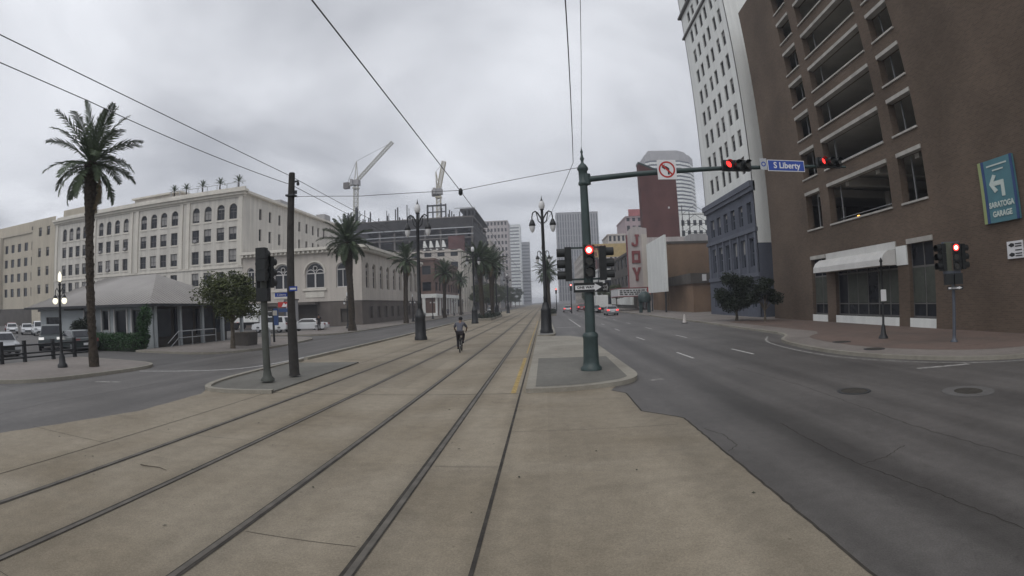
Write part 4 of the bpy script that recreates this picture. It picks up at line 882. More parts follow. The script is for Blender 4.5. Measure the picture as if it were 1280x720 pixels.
# ================================================================== STREET FURNITURE
# --- tall green mast with signals
mast = thing('signal_mast', 'tall dark green mast with a flared base and a long arm over the right lanes', 'signal mast', (1.43,16.5,0.13))
b = MB(); b.lathe([(0.34,0),(0.34,0.10),(0.27,0.16),(0.25,0.3),(0.235,1.0),(0.25,1.06),(0.25,1.14),(0.185,1.22)], seg=16); b.build('base', 'green', mast)
b = MB(); b.lathe([(0.165,1.15),(0.125,5.9)], seg=16); b.build('shaft', 'green', mast)
b = MB(); b.lathe([(0.125,5.9),(0.17,5.95),(0.17,6.02),(0.14,6.06),(0.145,6.4),(0.18,6.45),(0.18,6.52),(0.13,6.6),(0.05,6.68),(0.045,6.75),(0.075,6.82),(0.045,6.9),(0.03,7.0),(0.05,7.06),(0.02,7.14),(0.005,7.25)], seg=12); b.build('finial', 'green', mast)
b = MB(); b.tube([(0.1,0,6.12),(1.8,0,6.27),(4.5,0,6.44),(9.0,0,6.62),(9.85,0,6.64)], [0.10,0.092,0.078,0.06,0.045], 10); b.tube([(0.1,0,5.95),(0.1,0,6.3)],0.14,8); b.build('arm', 'green', mast)
def signal_head(parent, pos, rz, lit, horiz=False, s=1.0, lamp='red_lit', name='signal_head'):
    """three section signal; local front faces -Y"""
    h = MB(); W_, T_ = 0.34*s, 0.20*s; P_ = 0.34*s
    for k in range(3):
        z = (1-k)*P_; h.box(-W_/2,W_/2,-T_/2,T_/2,z-P_/2+.008,z+P_/2-.008)
    h.box(-W_*.42,W_*.42,-T_*.42,T_*.42,-P_*1.5,P_*1.5)
    for k in range(3):
        z = (1-k)*P_; n = 12; r = 0.14*s; pts = []
        vs = []; fs = []
        for i in range(n+1):
            a = math.radians(-50)+math.radians(280)*i/n
            for rr, y in ((r,-T_/2),(r,-T_/2-0.24*s)): vs.append((rr*math.cos(a), y, z+rr*math.sin(a)))
        for i in range(n): fs.append((2*i,2*i+1,2*i+3,2*i+2))
        h.add(vs, fs)
    o = h.build(name, 'signal', parent)
    o.location = pos; o.rotation_euler = (0, R(-90) if horiz else 0, rz)
    for k in range(3):
        z = (1-k)*P_; q = MB()
        on = (k == 0 and lit); q.add([(0.125*s*math.cos(2*math.pi*i/16),-T_/2-0.012,z+0.125*s*math.sin(2*math.pi*i/16)) for i in range(16)],[tuple(range(16))])
        l = q.build('lens', lamp if on else 'lens_off', o)
        if on and lit == 2:
            q = MB(); q.add([(0.085*s*math.cos(2*math.pi*i/16),-T_/2-0.016,z+0.085*s*math.sin(2*math.pi*i/16)) for i in range(16)],[tuple(range(16))]); q.build('lens', 'red_hot', o)
    return o
sig = thing('traffic_signal', 'vertical traffic signal showing bright red, on the green mast', 'traffic signal', (1.43,16.22,3.5), 0, 'traffic signals on the green mast')
signal_head(sig, (0.02,-0.05,0.07), 0, 2, s=1.0); b = MB(); b.box(-0.03,0.03,0.0,0.16,-.45,-.40); b.box(-0.03,0.03,0.0,0.16,.5,.55); b.box(-0.03,.03,-.06,.10,-.5,.6); build_each(b,'bracket','green',sig,False)
for lab, dx, rz in (('traffic signal turned to the left, mounted left of the bright red one on the mast',-0.62,R(-90)),('traffic signal turned to the right, mounted right of the bright red one on the mast',0.48,R(90))):
    s_ = thing('traffic_signal', lab, 'traffic signal', (1.43+dx,16.5,3.5), 0, 'traffic signals on the green mast')
    signal_head(s_, (0,0,0.02), rz, 0, s=1.05); b = MB(); sg = -1 if dx < 0 else 1; b.box(*sorted((-dx+sg*.12, sg*-0.02)),-0.03,0.03,0.5,0.56); b.box(*sorted((-dx+sg*.14, sg*-0.02)),-0.03,0.03,-0.5,-0.44); build_each(b,'bracket','green',s_,False)
for lab, x, z in (('horizontal red traffic signal hung on the arm left of the blue street sign',6.65,6.62),('horizontal red traffic signal near the free end of the arm',10.4,6.83)):
    s_ = thing('traffic_signal', lab, 'traffic signal', (x,16.28,z), 0, 'traffic signals hung on the mast arm')
    signal_head(s_, (0,0,0), 0, 1, horiz=True, s=1.02); b = MB(); b.box(-0.05,0.05,0.09,0.24,-0.12,0.1); build_each(b,'bracket','green',s_,False)
s_ = thing('no_left_turn_sign', 'square white no left turn sign on the mast arm', 'traffic sign', (4.2,16.36,6.5))
b = MB(); b.box(-0.32,0.32,-0.015,0.015,-0.33,0.33); b.build('panel','white_sign',s_)
def ring(b, r0, r1, y, n=28):
    vs = [(r*math.cos(2*math.pi*i/n), y, r*math.sin(2*math.pi*i/n)) for i in range(n) for r in (r0,r1)]
    b.add(vs, [(2*i,2*i+1,(2*i+3)%(2*n),(2*i+2)%(2*n)) for i in range(n)])
b = MB(); ring(b, 0.225, 0.28, -0.020); b.add([(-0.18,-0.024,0.14),(-0.14,-0.024,0.18),(0.18,-0.024,-0.14),(0.14,-0.024,-0.18)],[(0,1,2,3)]); b.build('red_ring','red_sign',s_)
b = MB(); b.prism([(0.02,-0.17),(0.02,0.02),(-0.03,0.055),(-0.07,0.055),(-0.07,-0.01),(-0.18,0.085),(-0.07,0.18),(-0.07,0.115),(-0.02,0.115),(0.08,0.04),(0.08,-0.17)],1,-0.022,-0.017); b.build('arrow','signal',s_)
s_ = thing('street_name_sign', 'long blue street sign reading S Liberty on the mast arm', 'street sign', (8.62,16.36,6.68), 0)
b = MB(); b.box(-0.74,0.74,-0.015,0.015,-0.2,0.2); b.build('panel','white_sign',s_); b = MB(); b.box(-0.72,0.72,-0.02,-0.014,-0.175,0.175); b.build('face','blue_sign',s_)
text_obj('lettering','S Liberty',0.30,'white_sign',(0.02,-0.022,0.0),ROT_S,s_,0.003,1.0,bold=0.006)
s_ = thing('seal_plate', 'small grey plate with an emblem left of the blue street sign', 'plate', (7.72,16.36,6.72)); b = MB(); b.box(-0.13,0.13,-0.01,0.01,-0.2,0.2); b.build('panel','steel',s_)
b = MB(); ring(b,0.05,0.09,-0.013,16); b.build('emblem','blue_sign',s_)
def oneway(parent, pos, rz, w=0.92, h=0.30):
    q = MB(); q.box(-w/2,w/2,-.012,.012,-h/2,h/2); o = q.build('panel','signal',parent); o.location = pos; o.rotation_euler = (0,0,rz)
    q = MB(); q.prism([(-w*.45,-h*.22),(-w*.45,h*.22),(w*.22,h*.22),(w*.22,h*.40),(w*.45,0),(w*.22,-h*.40),(w*.22,-h*.22)],1,-.017,-.0125); q.build('arrow','white_sign',o)
    text_obj('lettering','ONE WAY',h*.36,'signal',(-w*.10,-.019,0),ROT_S,o,0.002,1.05,bold=0.004); return o
s_ = thing('one_way_sign', 'black and white ONE WAY arrow sign pointing right on the green mast', 'traffic sign', (1.43,16.27,2.76)); oneway(s_,(-0.03,0,0),0); oneway(s_,(0.55,0.22,-0.02),R(-80),0.6)
b = MB(); b.box(-0.04,0.04,0.01,0.12,-.1,.1); build_each(b,'bracket','green',s_,False)

# --- right corner signal
rsg = thing('signal_post', 'slim grey post with a red signal on the right corner', 'signal post', (15.7,15.7,0.13), R(-25))
b = MB(); b.lathe([(0.16,0),(0.16,.05),(0.09,.12),(0.075,.25),(0.07,2.6)],seg=12); b.build('post','greymetal',rsg)
signal_head(rsg,(0.22,-.04,3.22),R(-20),2,s=1.0); signal_head(rsg,(-0.42,0,3.22),R(-70),0,s=1.0); signal_head(rsg,(0.5,0.1,3.22),R(110),0,s=0.95)
b = MB(); b.box(-.3,-.02,-.05,.05,2.7,3.78); b.build('back_box','signal_back',rsg); b = MB(); b.box(-.42,.36,-.04,.04,2.6,2.7); b.box(-.42,.36,-.04,.04,3.74,3.8); build_each(b,'bracket','greymetal',rsg,False)
b = MB(); b.box(-.4,-.04,-.2,.05,2.18,2.6); b.box(.02,.38,-.2,.05,2.18,2.6); b.build('walk_signal','signal',rsg); oneway(rsg,(0.02,-0.2,2.05),0,0.7,0.14)

# --- left island signal and wooden pole
lsg = thing('signal_post', 'grey green post carrying black traffic signals on the left island', 'signal post', (-8.88,14.9,0.11), R(12))
b = MB(); b.lathe([(0.24,0),(0.24,.06),(0.16,.14),(0.125,.35),(0.115,2.4),(0.11,4.1)],seg=12); b.build('post',mat('olive_grey_paint',(0.075,0.08,0.07),0.6,0.15,3),lsg)
signal_head(lsg,(0.02,-0.24,3.72),R(170),0,s=1.05); signal_head(lsg,(-0.13,0.14,3.45),R(-150),0,s=1.05); signal_head(lsg,(0.12,0.16,3.5),R(165),0,s=1.0)
b = MB(); b.box(-.2,.18,-.2,.2,2.55,2.98); b.build('walk_signal','signal',lsg)
wp = thing('wooden_pole', 'plain dark pole on the left island holding overhead wires', 'utility pole', (-8.62,16.35,0.11))
b = MB(); b.lathe([(0.22,0),(0.18,0.06),(0.165,1.9),(0.145,1.92),(0.115,7.0),(0.105,7.08)],seg=12); b.build('shaft','wood',wp)
b = MB(); b.box(-.02,.28,-.03,.03,6.72,6.78); b.lathe([(.05,6.3),(.05,6.42)],(0.18,0,0),8); b.box(-.16,.16,-.16,.16,6.22,6.28); b.lathe([(.045,0),(.06,.05),(.045,.12)],(.26,0,6.6),8); build_each(b,'insulator','darkmetal',wp,False)
s_ = thing('street_name_sign','pair of small blue street signs on the plain dark pole','street sign',(-8.62,16.18,2.85)); b = MB(); b.box(-.56,-.06,-.01,.01,-.02,.12); b.box(.02,.34,-.01,.01,.16,.32); b.build('panel','blue_sign',s_)
text_obj('lettering','S Liberty',0.10,'white_sign',(-.28,-.014,.05),ROT_S,s_,0.002)
b = MB(); b.box(.06,.30,-.014,-.009,.21,.27); b.build('lettering','white_sign',s_)
s_ = thing('lot_sign','red and white notice boards standing in front of the brown ground floor','sign',(-28.2,54,0.1)); 
b = MB(); b.box(-1.3,-1.1,0,.15,0,3.4); b.box(-1.3,-1.1,.15,.2,0,3.4); b.build('post','greymetal',s_); b = MB(); b.box(-2.0,-.4,-.1,0,2.65,3.25); b.build('panel','red_sign',s_); b = MB(); b.box(-1.9,-.5,-.1,0,2.1,2.5); b.build('panel','navy',s_); b = MB(); b.prism([(-1.5,2.7),(-1.2,3.15),(-1.0,2.95),(-.8,3.05),(-.8,2.7)],1,-.13,-.1); b.build('emblem','white_sign',s_)
s_ = thing('pylon','tall grey square column between the notice boards and the hall','column',(-31.6,60,0.1)); b = MB(); b.box(-.75,.75,-.4,.4,0,3.5); b.build('shaft','greywall',s_); b = MB(); b.box(-.85,.85,-.5,.5,3.5,3.7); b.build('cap','slab',s_)

# --- ornate street lamps
def lamp(label, loc, lit=False, group='tall double lantern street lamps', rz=0.0):
    t = thing('street_lamp', label, 'street lamp', loc, rz, group)
    b = MB(); b.lathe([(.46,0),(.46,.2),(.40,.3),(.37,1.6),(.39,1.7),(.31,1.8),(.21,2.2)],seg=12); b.build('base','blackp',t)
    b = MB(); b.lathe([(.17,1.7),(.15,2.5),(.17,2.56),(.14,2.65),(.11,8.2),(.15,8.28),(.10,8.4),(.10,8.9),(.16,9.0)],seg=10); b.build('shaft','blackp',t)
    for s in (-1,1):
        b = MB(); b.tube([(s*.1,0,8.35),(s*.32,0,8.72),(s*.5,0,8.86),(s*.68,0,8.76),(s*.75,0,8.45),(s*.75,0,8.3)],[.06,.06,.055,.05,.045,.04],6); b.tube([(s*.1,0,7.95),(s*.3,0,8.15),(s*.42,0,8.75)],.04,5); b.build('arm','blackp',t)
        b = MB(); b.lathe([(.04,8.3),(.12,8.2),(.22,7.95),(.24,7.8),(.20,7.78)],(s*.75,0,0),10); o = b.build('lantern','blackp',t)
        b = MB(); b.lathe([(.20,7.78),(.19,7.6),(.12,7.38),(.03,7.3)],(s*.75,0,0),10); b.build('lamp_shade','globe_lit' if lit else 'globe',o)
    b = MB(); b.lathe([(.12,8.98),(.20,9.1),(.23,9.28),(.19,9.5),(.11,9.62)],seg=12); b.build('top_globe','globe_lit' if lit else 'globe',t)
    b = MB(); b.lathe([(.13,9.6),(.06,9.7),(.03,9.85),(.01,10.0)],seg=8); b.build('finial','blackp',t)
    return t
L0 = lamp('tall double lantern street lamp on the left of the tracks, nearest the camera', (-8.7,35.7,0.0))
L1 = dup(L0,(0.1,37.6,0.13),'tall double lantern street lamp standing on the narrow kerbed strip right of the tracks')
for k, (x, y) in enumerate(((-8.7,64.5),(-8.7,95),(-8.8,126),(0.1,67),(0.1,98),(0.1,129))):
    o = dup(L0,(x,y,0.0 if x < -1 else .13),['second','third','fourth'][k%3]+' tall double lantern lamp counted into the distance '+('left' if x < -1 else 'right')+' of the tracks')
def small_lamp(label, loc, lit):
    t = thing('street_lamp', label, 'street lamp', loc, R(5), 'short twin globe street lamps')
    b = MB(); b.lathe([(.25,0),(.25,.12),(.17,.2),(.15,.45),(.10,.6)],seg=12); b.build('base','blackp',t)
    b = MB(); b.lathe([(.075,.5),(.055,3.5),(.09,3.56),(.05,3.62),(.05,3.7)],seg=10); b.build('shaft','blackp',t)
    for s in (-1,1):
        b = MB(); b.tube([(s*.04,0,3.2),(s*.2,0,3.42),(s*.32,0,3.3),(s*.33,0,3.12)],.022,6); b.tube([(s*.05,0,2.95),(s*.2,0,3.2)],.015,5); b.lathe([(.03,3.12),(.09,3.06),(.10,2.98)],(s*.33,0,0),8); b.build('arm','blackp',t)
        b = MB(); b.sphere((s*.33,0,2.86),.135,sz=1.05); b.build('lamp_shade','globe_lit' if lit else 'globe',t)
    b = MB(); b.lathe([(.05,3.68),(.085,3.75),(.09,3.95),(.05,4.06),(.01,4.12)],seg=10); b.build('top_globe','globe_lit' if lit else 'globe',t); return t
small_lamp('short black street lamp with glowing globes beside the leaning palm', (-20.35,15.2,.13), True)
small_lamp('short black street lamp standing in front of the arched hall', (-22.2,55.9,.13), False)
for k, y in enumerate((76,90,112,124)):
    small_lamp(['first','second','third','fourth'][k]+' short unlit street lamp along the left sidewalk past the hall corner', (-19.6,y,.13), False)
# slim post on right corner
s_ = thing('lamp_post', 'slim black post with a white notice on the right corner, left of the signal post', 'post', (14.8,19.5,.13))
b = MB(); b.lathe([(.24,0),(.22,.08),(.13,.22),(.10,.5),(.055,.65),(.05,3.3),(.09,3.34),(.02,3.5)],seg=12); b.build('shaft','blackp',s_); b = MB(); b.box(-.15,.15,-.09,-.06,1.62,2.12); b.build('notice','white_sign',s_)

# --- overhead wires
def wire(label, pts, r, sag=0.0, n=14):
    P = [Vector(q) for q in pts]; path = []
    for a, c in zip(P, P[1:]):
        for k in range(n): t = k/n; q = a.lerp(c,t); q.z -= sag*4*t*(1-t); path.append(q)
    path.append(P[-1]); b = MB(); b.tube(path, r, 5); return tag(b.build('overhead_wire','wire'), label, 'overhead wire', 'overhead wires')
wire('overhead wire running above the right tram track, with a clamp on it', [(-2.6,-40,6.1),(-2.55,16.4,6.03),(-2.6,60,6.05),(-2.6,110,6.1),(-2.6,200,6.1)], 0.011, 0.05)
wire('thick upper left wire passing the top of the plain pole', [(-8.9,-30,7.4),(-8.62,16.35,7.05),(-8.9,50,6.9),(-9.2,95,7.2)], 0.011, 0.12)
wire('lower left wire tied to the plain pole below its top', [(-9.9,-30,7.4),(-9.65,7.6,7.05),(-8.62,16.35,6.75),(-9.2,50,6.6),(-9.4,95,7.0)], 0.011, 0.1)
wire('cross span wire strung between the plain pole and the green mast', [(-8.62,16.35,6.33),(-6.0,16.4,6.12),(-2.55,16.4,6.06),(1.30,16.5,6.66)], 0.010, 0.0)
wire('right overhead wire dropping from the mast top to the double lantern lamp', [(0.55,-20,7.2),(0.55,7,7.0),(1.15,16.7,6.9),(0.35,37.6,8.1)], 0.011, 0.10)
wire('thin overhead wire ending at the finial of the green mast', [(0.7,-20,7.5),(0.8,7,7.25),(1.43,16.5,7.3)], 0.006, 0.0)
wire('far cross wire between the second pair of tall lamps', [(-8.7,64.5,6.6),(-2.6,64.5,6.15),(0.1,67,6.7)], 0.02, 0.0)
wire('far cross wire between the third pair of tall lamps', [(-8.7,95,6.6),(-2.6,95,6.15),(0.1,98,6.7)], 0.025, 0.0)
t = thing('wire_clamp','small dark clamp where the cross span holds the tram wire','clamp',(-2.55,16.4,6.05)); b = MB(); b.lathe([(.03,-.16),(.07,-.1),(.07,.02),(.03,.08)],seg=8); b.build('body','signal',t)

# --- fence, planters, railings
fn = thing('parking_fence', 'dark pipe fence with square posts along the parking lot', 'fence', (-24.8,15.5,.13))
for y in (10.6,12.6,14.4,15.9,17.9,19.5,21.1):
    b = MB(); b.box(-.09,.09,y-15.5-.09,y-15.5+.09,0,1.05); b.build('post','blackp',fn)
for z in (.22,.42,.82): b = MB(); b.tube([(0,-5.0,z),(0,5.7,z)],.045,6); b.build('rail','blackp',fn)
fn = thing('ramp_railing', 'pale pipe railing of the ramp beside the restaurant porch', 'railing', (-24.6,30,.13))
for z in (1.0,.55): b = MB(); b.tube([(0,-2.2,z-.75),(0,-1.0,z),(0,3.6,z)],.03,6); b.tube([(-.0,3.6,z),(-2,3.6,z)],.03,6); b.build('rail','steel',fn)
for y in (-1.0,.6,2.1,3.6): b = MB(); b.box(-.03,.03,y-.03,y+.03,0,1.0); b.build('post','steel',fn)
t = thing('planter','dark square planter box right of the small street tree','planter',(-19.7,30.4,.13)); b = MB(); b.prism([(-.55,0),(-.62,.85),(.62,.85),(.55,0)],1,-.6,.6); b.build('tub','darkwall',t); b = MB(); b.box(-.5,.5,-.5,.5,.8,.88); b.build('soil','bark',t)
t = thing('litter_bin','pale grey litter bin beside the dark planter box','litter bin',(-18.1,30.6,.13)); b = MB(); b.lathe([(.2,0),(.24,.1),(.26,.8),(.22,.86),(.26,.9),(.18,1.15),(.04,1.2)],seg=12); b.build('drum','steel',t)
t = thing('information_board','tall blue and red information board beside the dark planter box','board',(-19.2,33.5,.13)); b = MB(); b.box(-.06,.06,-.06,.06,0,2.4); b.build('post','blackp',t); b = MB(); b.box(-.05,.42,-.05,.05,1.2,2.4); b.build('panel','navy',t); b = MB(); b.box(0,.36,-.07,-.05,1.9,2.25); b.build('notice','lintel',t)
t = thing('traffic_cone','small pale cone standing at the kerb beyond the corner','traffic cone',(12.35,45.0,.01)); b = MB(); b.box(-.22,.22,-.22,.22,0,.05); b.build('base','tyre',t); b = MB(); b.lathe([(.19,.05),(.13,.35),(.05,.78)],seg=12); b.build('cone','cone',t)
t = thing('two_leg_kiosk','dark green two legged stand on the sidewalk before the theatre marquee','stand',(15.6,80,.13)); b = MB(); b.box(-.9,-.4,-.2,.2,0,1.6); b.box(.4,.9,-.2,.2,0,1.6); b.build('leg','green',t); b = MB(); b.lathe([(.9,1.6),(1.05,1.9),(1.0,2.7),(.7,3.1),(.3,3.3)],seg=10); b.build('top','green',t); t.name = 'green_stand'  # dark green kiosk on two legs
for x, y, lab in ((5.2,100,'distant traffic signal showing red left of the green mast shaft'),(3.0,128,'very distant red traffic signal low above the cars')):
    s_ = thing('traffic_signal', lab, 'traffic signal', (x,y,.0), 0, 'distant traffic signals'); b = MB(); b.lathe([(.12,0),(.08,4.6)],seg=8); b.build('post','blackp',s_); signal_head(s_,(0,-.2,5.0),0,2,s=1.3)

# ================================================================== VEGETATION
def frond_mesh(length=3.4, nl=34, droop=1.0, rng=random):
    """one pinnate palm leaf along +X, arching"""
    b = MB(); path = []
    for i in range(13):
        t = i/12; path.append(Vector((length*(t-0.16*droop*t**3), 0, length*(0.42*t-0.62*droop*t*t))))
    b.tube(path, [0.035*(1-i/13)+.006 for i in range(13)], 4, False)
    for i in range(nl):
        t = 0.10+0.90*i/nl; k = t*12; j = min(11,int(k)); q = path[j].lerp(path[j+1],k-j); d = (path[j+1]-path[j]).normalized()
        ll = 0.62*math.sin(math.pi*min(1,(0.14+0.84*t)))**0.6*length/3.4
        for s in (-1,1):
            l2 = ll*rng.uniform(.8,1.1); side = Vector((0,s,0)); tip = q+d*l2*0.62+side*l2*0.72+Vector((0,0,-l2*rng.uniform(.0,.4)+.12*l2)); w = d*0.036
            mid = q.lerp(tip,.5)+Vector((0,0,.05*l2)); b.add([tuple(q-w*.6),tuple(q+w*.6),tuple(mid+w),tuple(tip),tuple(mid-w)],[(0,1,2,3,4)])
    return b
def palm(label, loc, H, Rr, lean=(0,0), n=54, trunk_r=0.27, group='date palms along the avenue', seed=0):
    rng = random.Random(seed); t = thing('palm_tree', label, 'palm tree', loc, 0, group)
    b = MB(); path = []; rad = []
    for i in range(22):
        s = i/21; path.append((lean[0]*s*s, lean[1]*s*s, H*s)); rad.append(trunk_r*(1.35 if i == 0 else 1.0+(0.22 if i in (1,) else 0)+0.75*max(0,(s-.62)/.38)**1.2)*(1+rng.uniform(-.08,.08)))
    b.tube(path, rad, 12)
    # stubs of cut leaf bases in a spiral
    for k in range(150):
        s = (k+3)/155; a = k*2.4; r = trunk_r*(1+.75*max(0,(s-.62)/.38)**1.2)*0.97; c = Vector((lean[0]*s*s+r*math.cos(a), lean[1]*s*s+r*math.sin(a), H*s)); o = Vector((math.cos(a),math.sin(a),0)); sd = Vector((-math.sin(a),math.cos(a),0))*.085; l = .045+.10*max(0,(s-.65)/.35)
        b.add([tuple(c-sd),tuple(c+sd),tuple(c+o*l+Vector((0,0,.13))),tuple(c+Vector((0,0,.17)))],[(0,1,2),(0,2,3),(1,3,2)])
    b.build('trunk','trunk',t)
    cr = MB(); dry = MB()
    top = Vector((lean[0],lean[1],H))
    for k in range(n):
        f = (k+.5)/n; el = 86-118*f**1.05+rng.uniform(-7,7); az = k*137.5+rng.uniform(-12,12)
        L_ = Rr*(0.80+0.28*math.sin(math.pi*min(1,f+.15)))*rng.uniform(.9,1.08)
        fr = frond_mesh(L_, 38, 0.34+0.85*f*rng.uniform(.8,1.15), rng)
        mxx = Matrix.Translation(top+Vector((0,0,-.28*f+.05))) @ Matrix.Rotation(R(az),4,'Z') @ Matrix.Rotation(R(-(el-22)),4,'Y') @ Matrix.Rotation(R(rng.uniform(-25,25)),4,'X')
        tgt = dry if f > .955 else cr
        tgt.add([tuple(mxx@Vector(v)) for v in fr.v], fr.f)
    cr.build('crown','frond',t)
    if dry.v: dry.build('dry_frond','frond_dry',t)
    return t
palm('tall leaning date palm on the left corner pad, nearest the camera', (-19.15,16.2,.13), 9.05, 3.05, (-0.65,0.1), 36, .20, seed=1)
P2 = palm('date palm in front of the arched hall, left of the tall lamp', (-19.3,49.8,.13), 9.0, 3.3, (-.35,0), 52, .33, seed=2)
P3 = palm('date palm beside the hall street wall, just left of the nearest tall lamp', (-19.2,70.5,.13), 8.7, 3.0, (.25,.1), 40, .30, seed=12)
if 0: dup(P2,(-19.2,70.5,.13),'date palm beside the hall street wall, just left of the nearest tall lamp',2.1,.95)
dup(P2,(-18.6,96,.13),'date palm beyond the hall corner on the left sidewalk',4.0,.92)
dup(P3,(-18.8,116,.13),'further date palm on the left sidewalk in front of the brick corner building',1.0,.9)
def median_palms(pts, plab, planter_label, px, py, w, d):
    for k, (x, y, s, rz, lab) in enumerate(pts): dup(P3 if k%2 else P2,(x,y,.05),lab,rz,s)
    t = thing('planter_bed', planter_label, 'planter', (px,py,0.01)); b = MB(); b.box(-w/2,w/2,-d/2,d/2,0,.35); b.build('kerb','kerb',t)
    b = MB(); rng = random.Random(px)
    for k in range(1400):
        c = Vector((rng.uniform(-w/2,w/2),rng.uniform(-d/2,d/2),.35+abs(rng.gauss(0,.28)))); a = Vector((rng.uniform(-1,1),rng.uniform(-1,1),rng.uniform(-1,1))).normalized()*.14; e = a.orthogonal().normalized()*.09
        b.add([tuple(c-a),tuple(c+e),tuple(c+a),tuple(c-e)],[(0,1,2,3)])
    b.build('shrubs','leaf_dark',t)
median_palms([(-9.1,76,.98,.3,'median palm left of the tracks with a thick crown, nearest of three'),(-8.4,84,1.05,1.9,'median palm left of the tracks, middle one of three'),(-9.3,93,1.0,3.3,'median palm left of the tracks, furthest of three')],'', 'planted bed under the median palms left of the tracks', -9.0, 84, 2.6, 20)
median_palms([(0.9,92,.88,.9,'median palm right of the tracks, behind the tall lamp on the kerbed strip'),(0.8,104,.85,2.4,'further median palm right of the tracks, behind the first one')],'', 'planted bed under the median palms right of the tracks', 1.0, 95, 2.0, 14)

def leaf_cloud(b, blobs, n, size, rng):
    for k in range(n):
        c, r = rng.choice(blobs); u = Vector((rng.gauss(0,1),rng.gauss(0,1),rng.gauss(0,1))).normalized()*(rng.random()**.45)
        q = Vector(c)+Vector((u.x*r[0],u.y*r[1],u.z*r[2])); a = Vector((rng.uniform(-1,1),rng.uniform(-1,1),rng.uniform(-.6,.6))).normalized()*size*rng.choice((.5,.8,1.0,1.5)); e = a.cross(Vector((rng.uniform(-1,1),rng.uniform(-1,1),rng.uniform(-1,1)))).normalized()*size*.45
        b.add([tuple(q-a),tuple(q+e),tuple(q+a),tuple(q-e)],[(0,1,2,3)])
def tree(name, label, loc, H, Rr, th, leafm='leaf', n=5200, size=.11, seed=0, group=None, low=0.45, nblob=16):
    rng = random.Random(seed); t = thing(name, label, 'tree', loc, 0, group); b = MB(); blobs = []
    b.tube([(0,0,0),(.03,.02,th*.5),(0,.05,th)],[Rr*.055+.03,Rr*.04+.02,Rr*.035+.02],8)
    zc = th+(H-th)*.45
    for k in range(nblob):
        a = k*2.4; rr = Rr*rng.uniform(.25,.72); z = zc+(H-th)*rng.uniform(-.30,.36); f = 1-abs((z-zc)/(H-th))*1.1
        c = (rr*f*math.cos(a), rr*f*math.sin(a), z); s = Rr*rng.uniform(.17,.40); blobs.append((c,(s,s,s*.8)))
        if k < 9: b.tube([(0,.05,th*.92),(c[0]*.4,c[1]*.4,(th+z)/2),c],[Rr*.028+.01,Rr*.018+.008,.01],5)
    b.build('trunk','bark',t); c = MB(); leaf_cloud(c, blobs, n, size, rng); c.build('crown',leafm,t); return t
tree('street_tree','small round crowned street tree on a thin pale trunk before the hotel',(-18.9,27.6,.13),4.75,2.75,1.75,'leaf',11500,.10,4,nblob=28)
tree('street_tree','dark bushy tree on the sidewalk under the slate blue tower base',(16.2,42.0,.13),4.3,2.5,0.8,'leaf_dark',9000,.12,6,nblob=24)
tree('street_tree','second dark bushy tree on the sidewalk, closer to the garage corner',(17.3,38.5,.13),3.6,1.7,0.9,'leaf_dark',4000,.12,16)
for k, (x, y, h) in enumerate(((-15.5,150,7),(-15.8,168,8),(-15,188,8.5),(-15.6,212,9),(-14.8,240,9.5),(-14.8,275,10),(-14.8,320,11),(-14.6,370,12))):
    tree('street_tree',['first','second','third','fourth','fifth','sixth','seventh','last'][k]+' green street tree in the row fading away along the left lanes',(x-3.0,y,.1),h+2,4.6,2.4,'leaf',2600,.30,20+k,'street trees fading away along the left lanes')
for k, (x, y) in enumerate(((16.5,118),(16.3,140),(16.3,165),(16.0,200))):
    tree('street_tree',['first','second','third','fourth'][k]+' leafy street tree along the right sidewalk past the theatre',(x,y,.1),6.0,2.4,2.4,'leaf',2000,.22,40+k,'street trees past the theatre')
hd = thing('hedge','clipped green hedge in front of the restaurant windows','hedge',(-29,25.7,0)); b = MB(); rng = random.Random(9)
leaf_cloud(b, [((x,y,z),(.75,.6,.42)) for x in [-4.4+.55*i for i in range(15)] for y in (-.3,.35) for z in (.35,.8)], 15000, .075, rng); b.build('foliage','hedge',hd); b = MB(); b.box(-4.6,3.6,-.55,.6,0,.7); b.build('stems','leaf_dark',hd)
for lab, x, y, h, r in (('dark shrub growing behind the trunk of the tall leaning palm',-32.4,26.3,2.3,1.1),('upright bright green shrub at the restaurant corner',-25.4,26.2,2.9,.75)):
    t = thing('shrub',lab,'shrub',(x,y,0)); b = MB(); leaf_cloud(b, [((rng.uniform(-r*.4,r*.4),rng.uniform(-r*.4,r*.4),h*rng.uniform(.25,.8)),(r*.6,r*.6,h*.25)) for _ in range(9)], 3200, .09, rng); b.build('foliage','hedge' if r < 1 else 'leaf_dark',t); b = MB(); b.tube([(0,0,0),(0,0,h*.7)],.06,6); b.build('stem','bark',t)
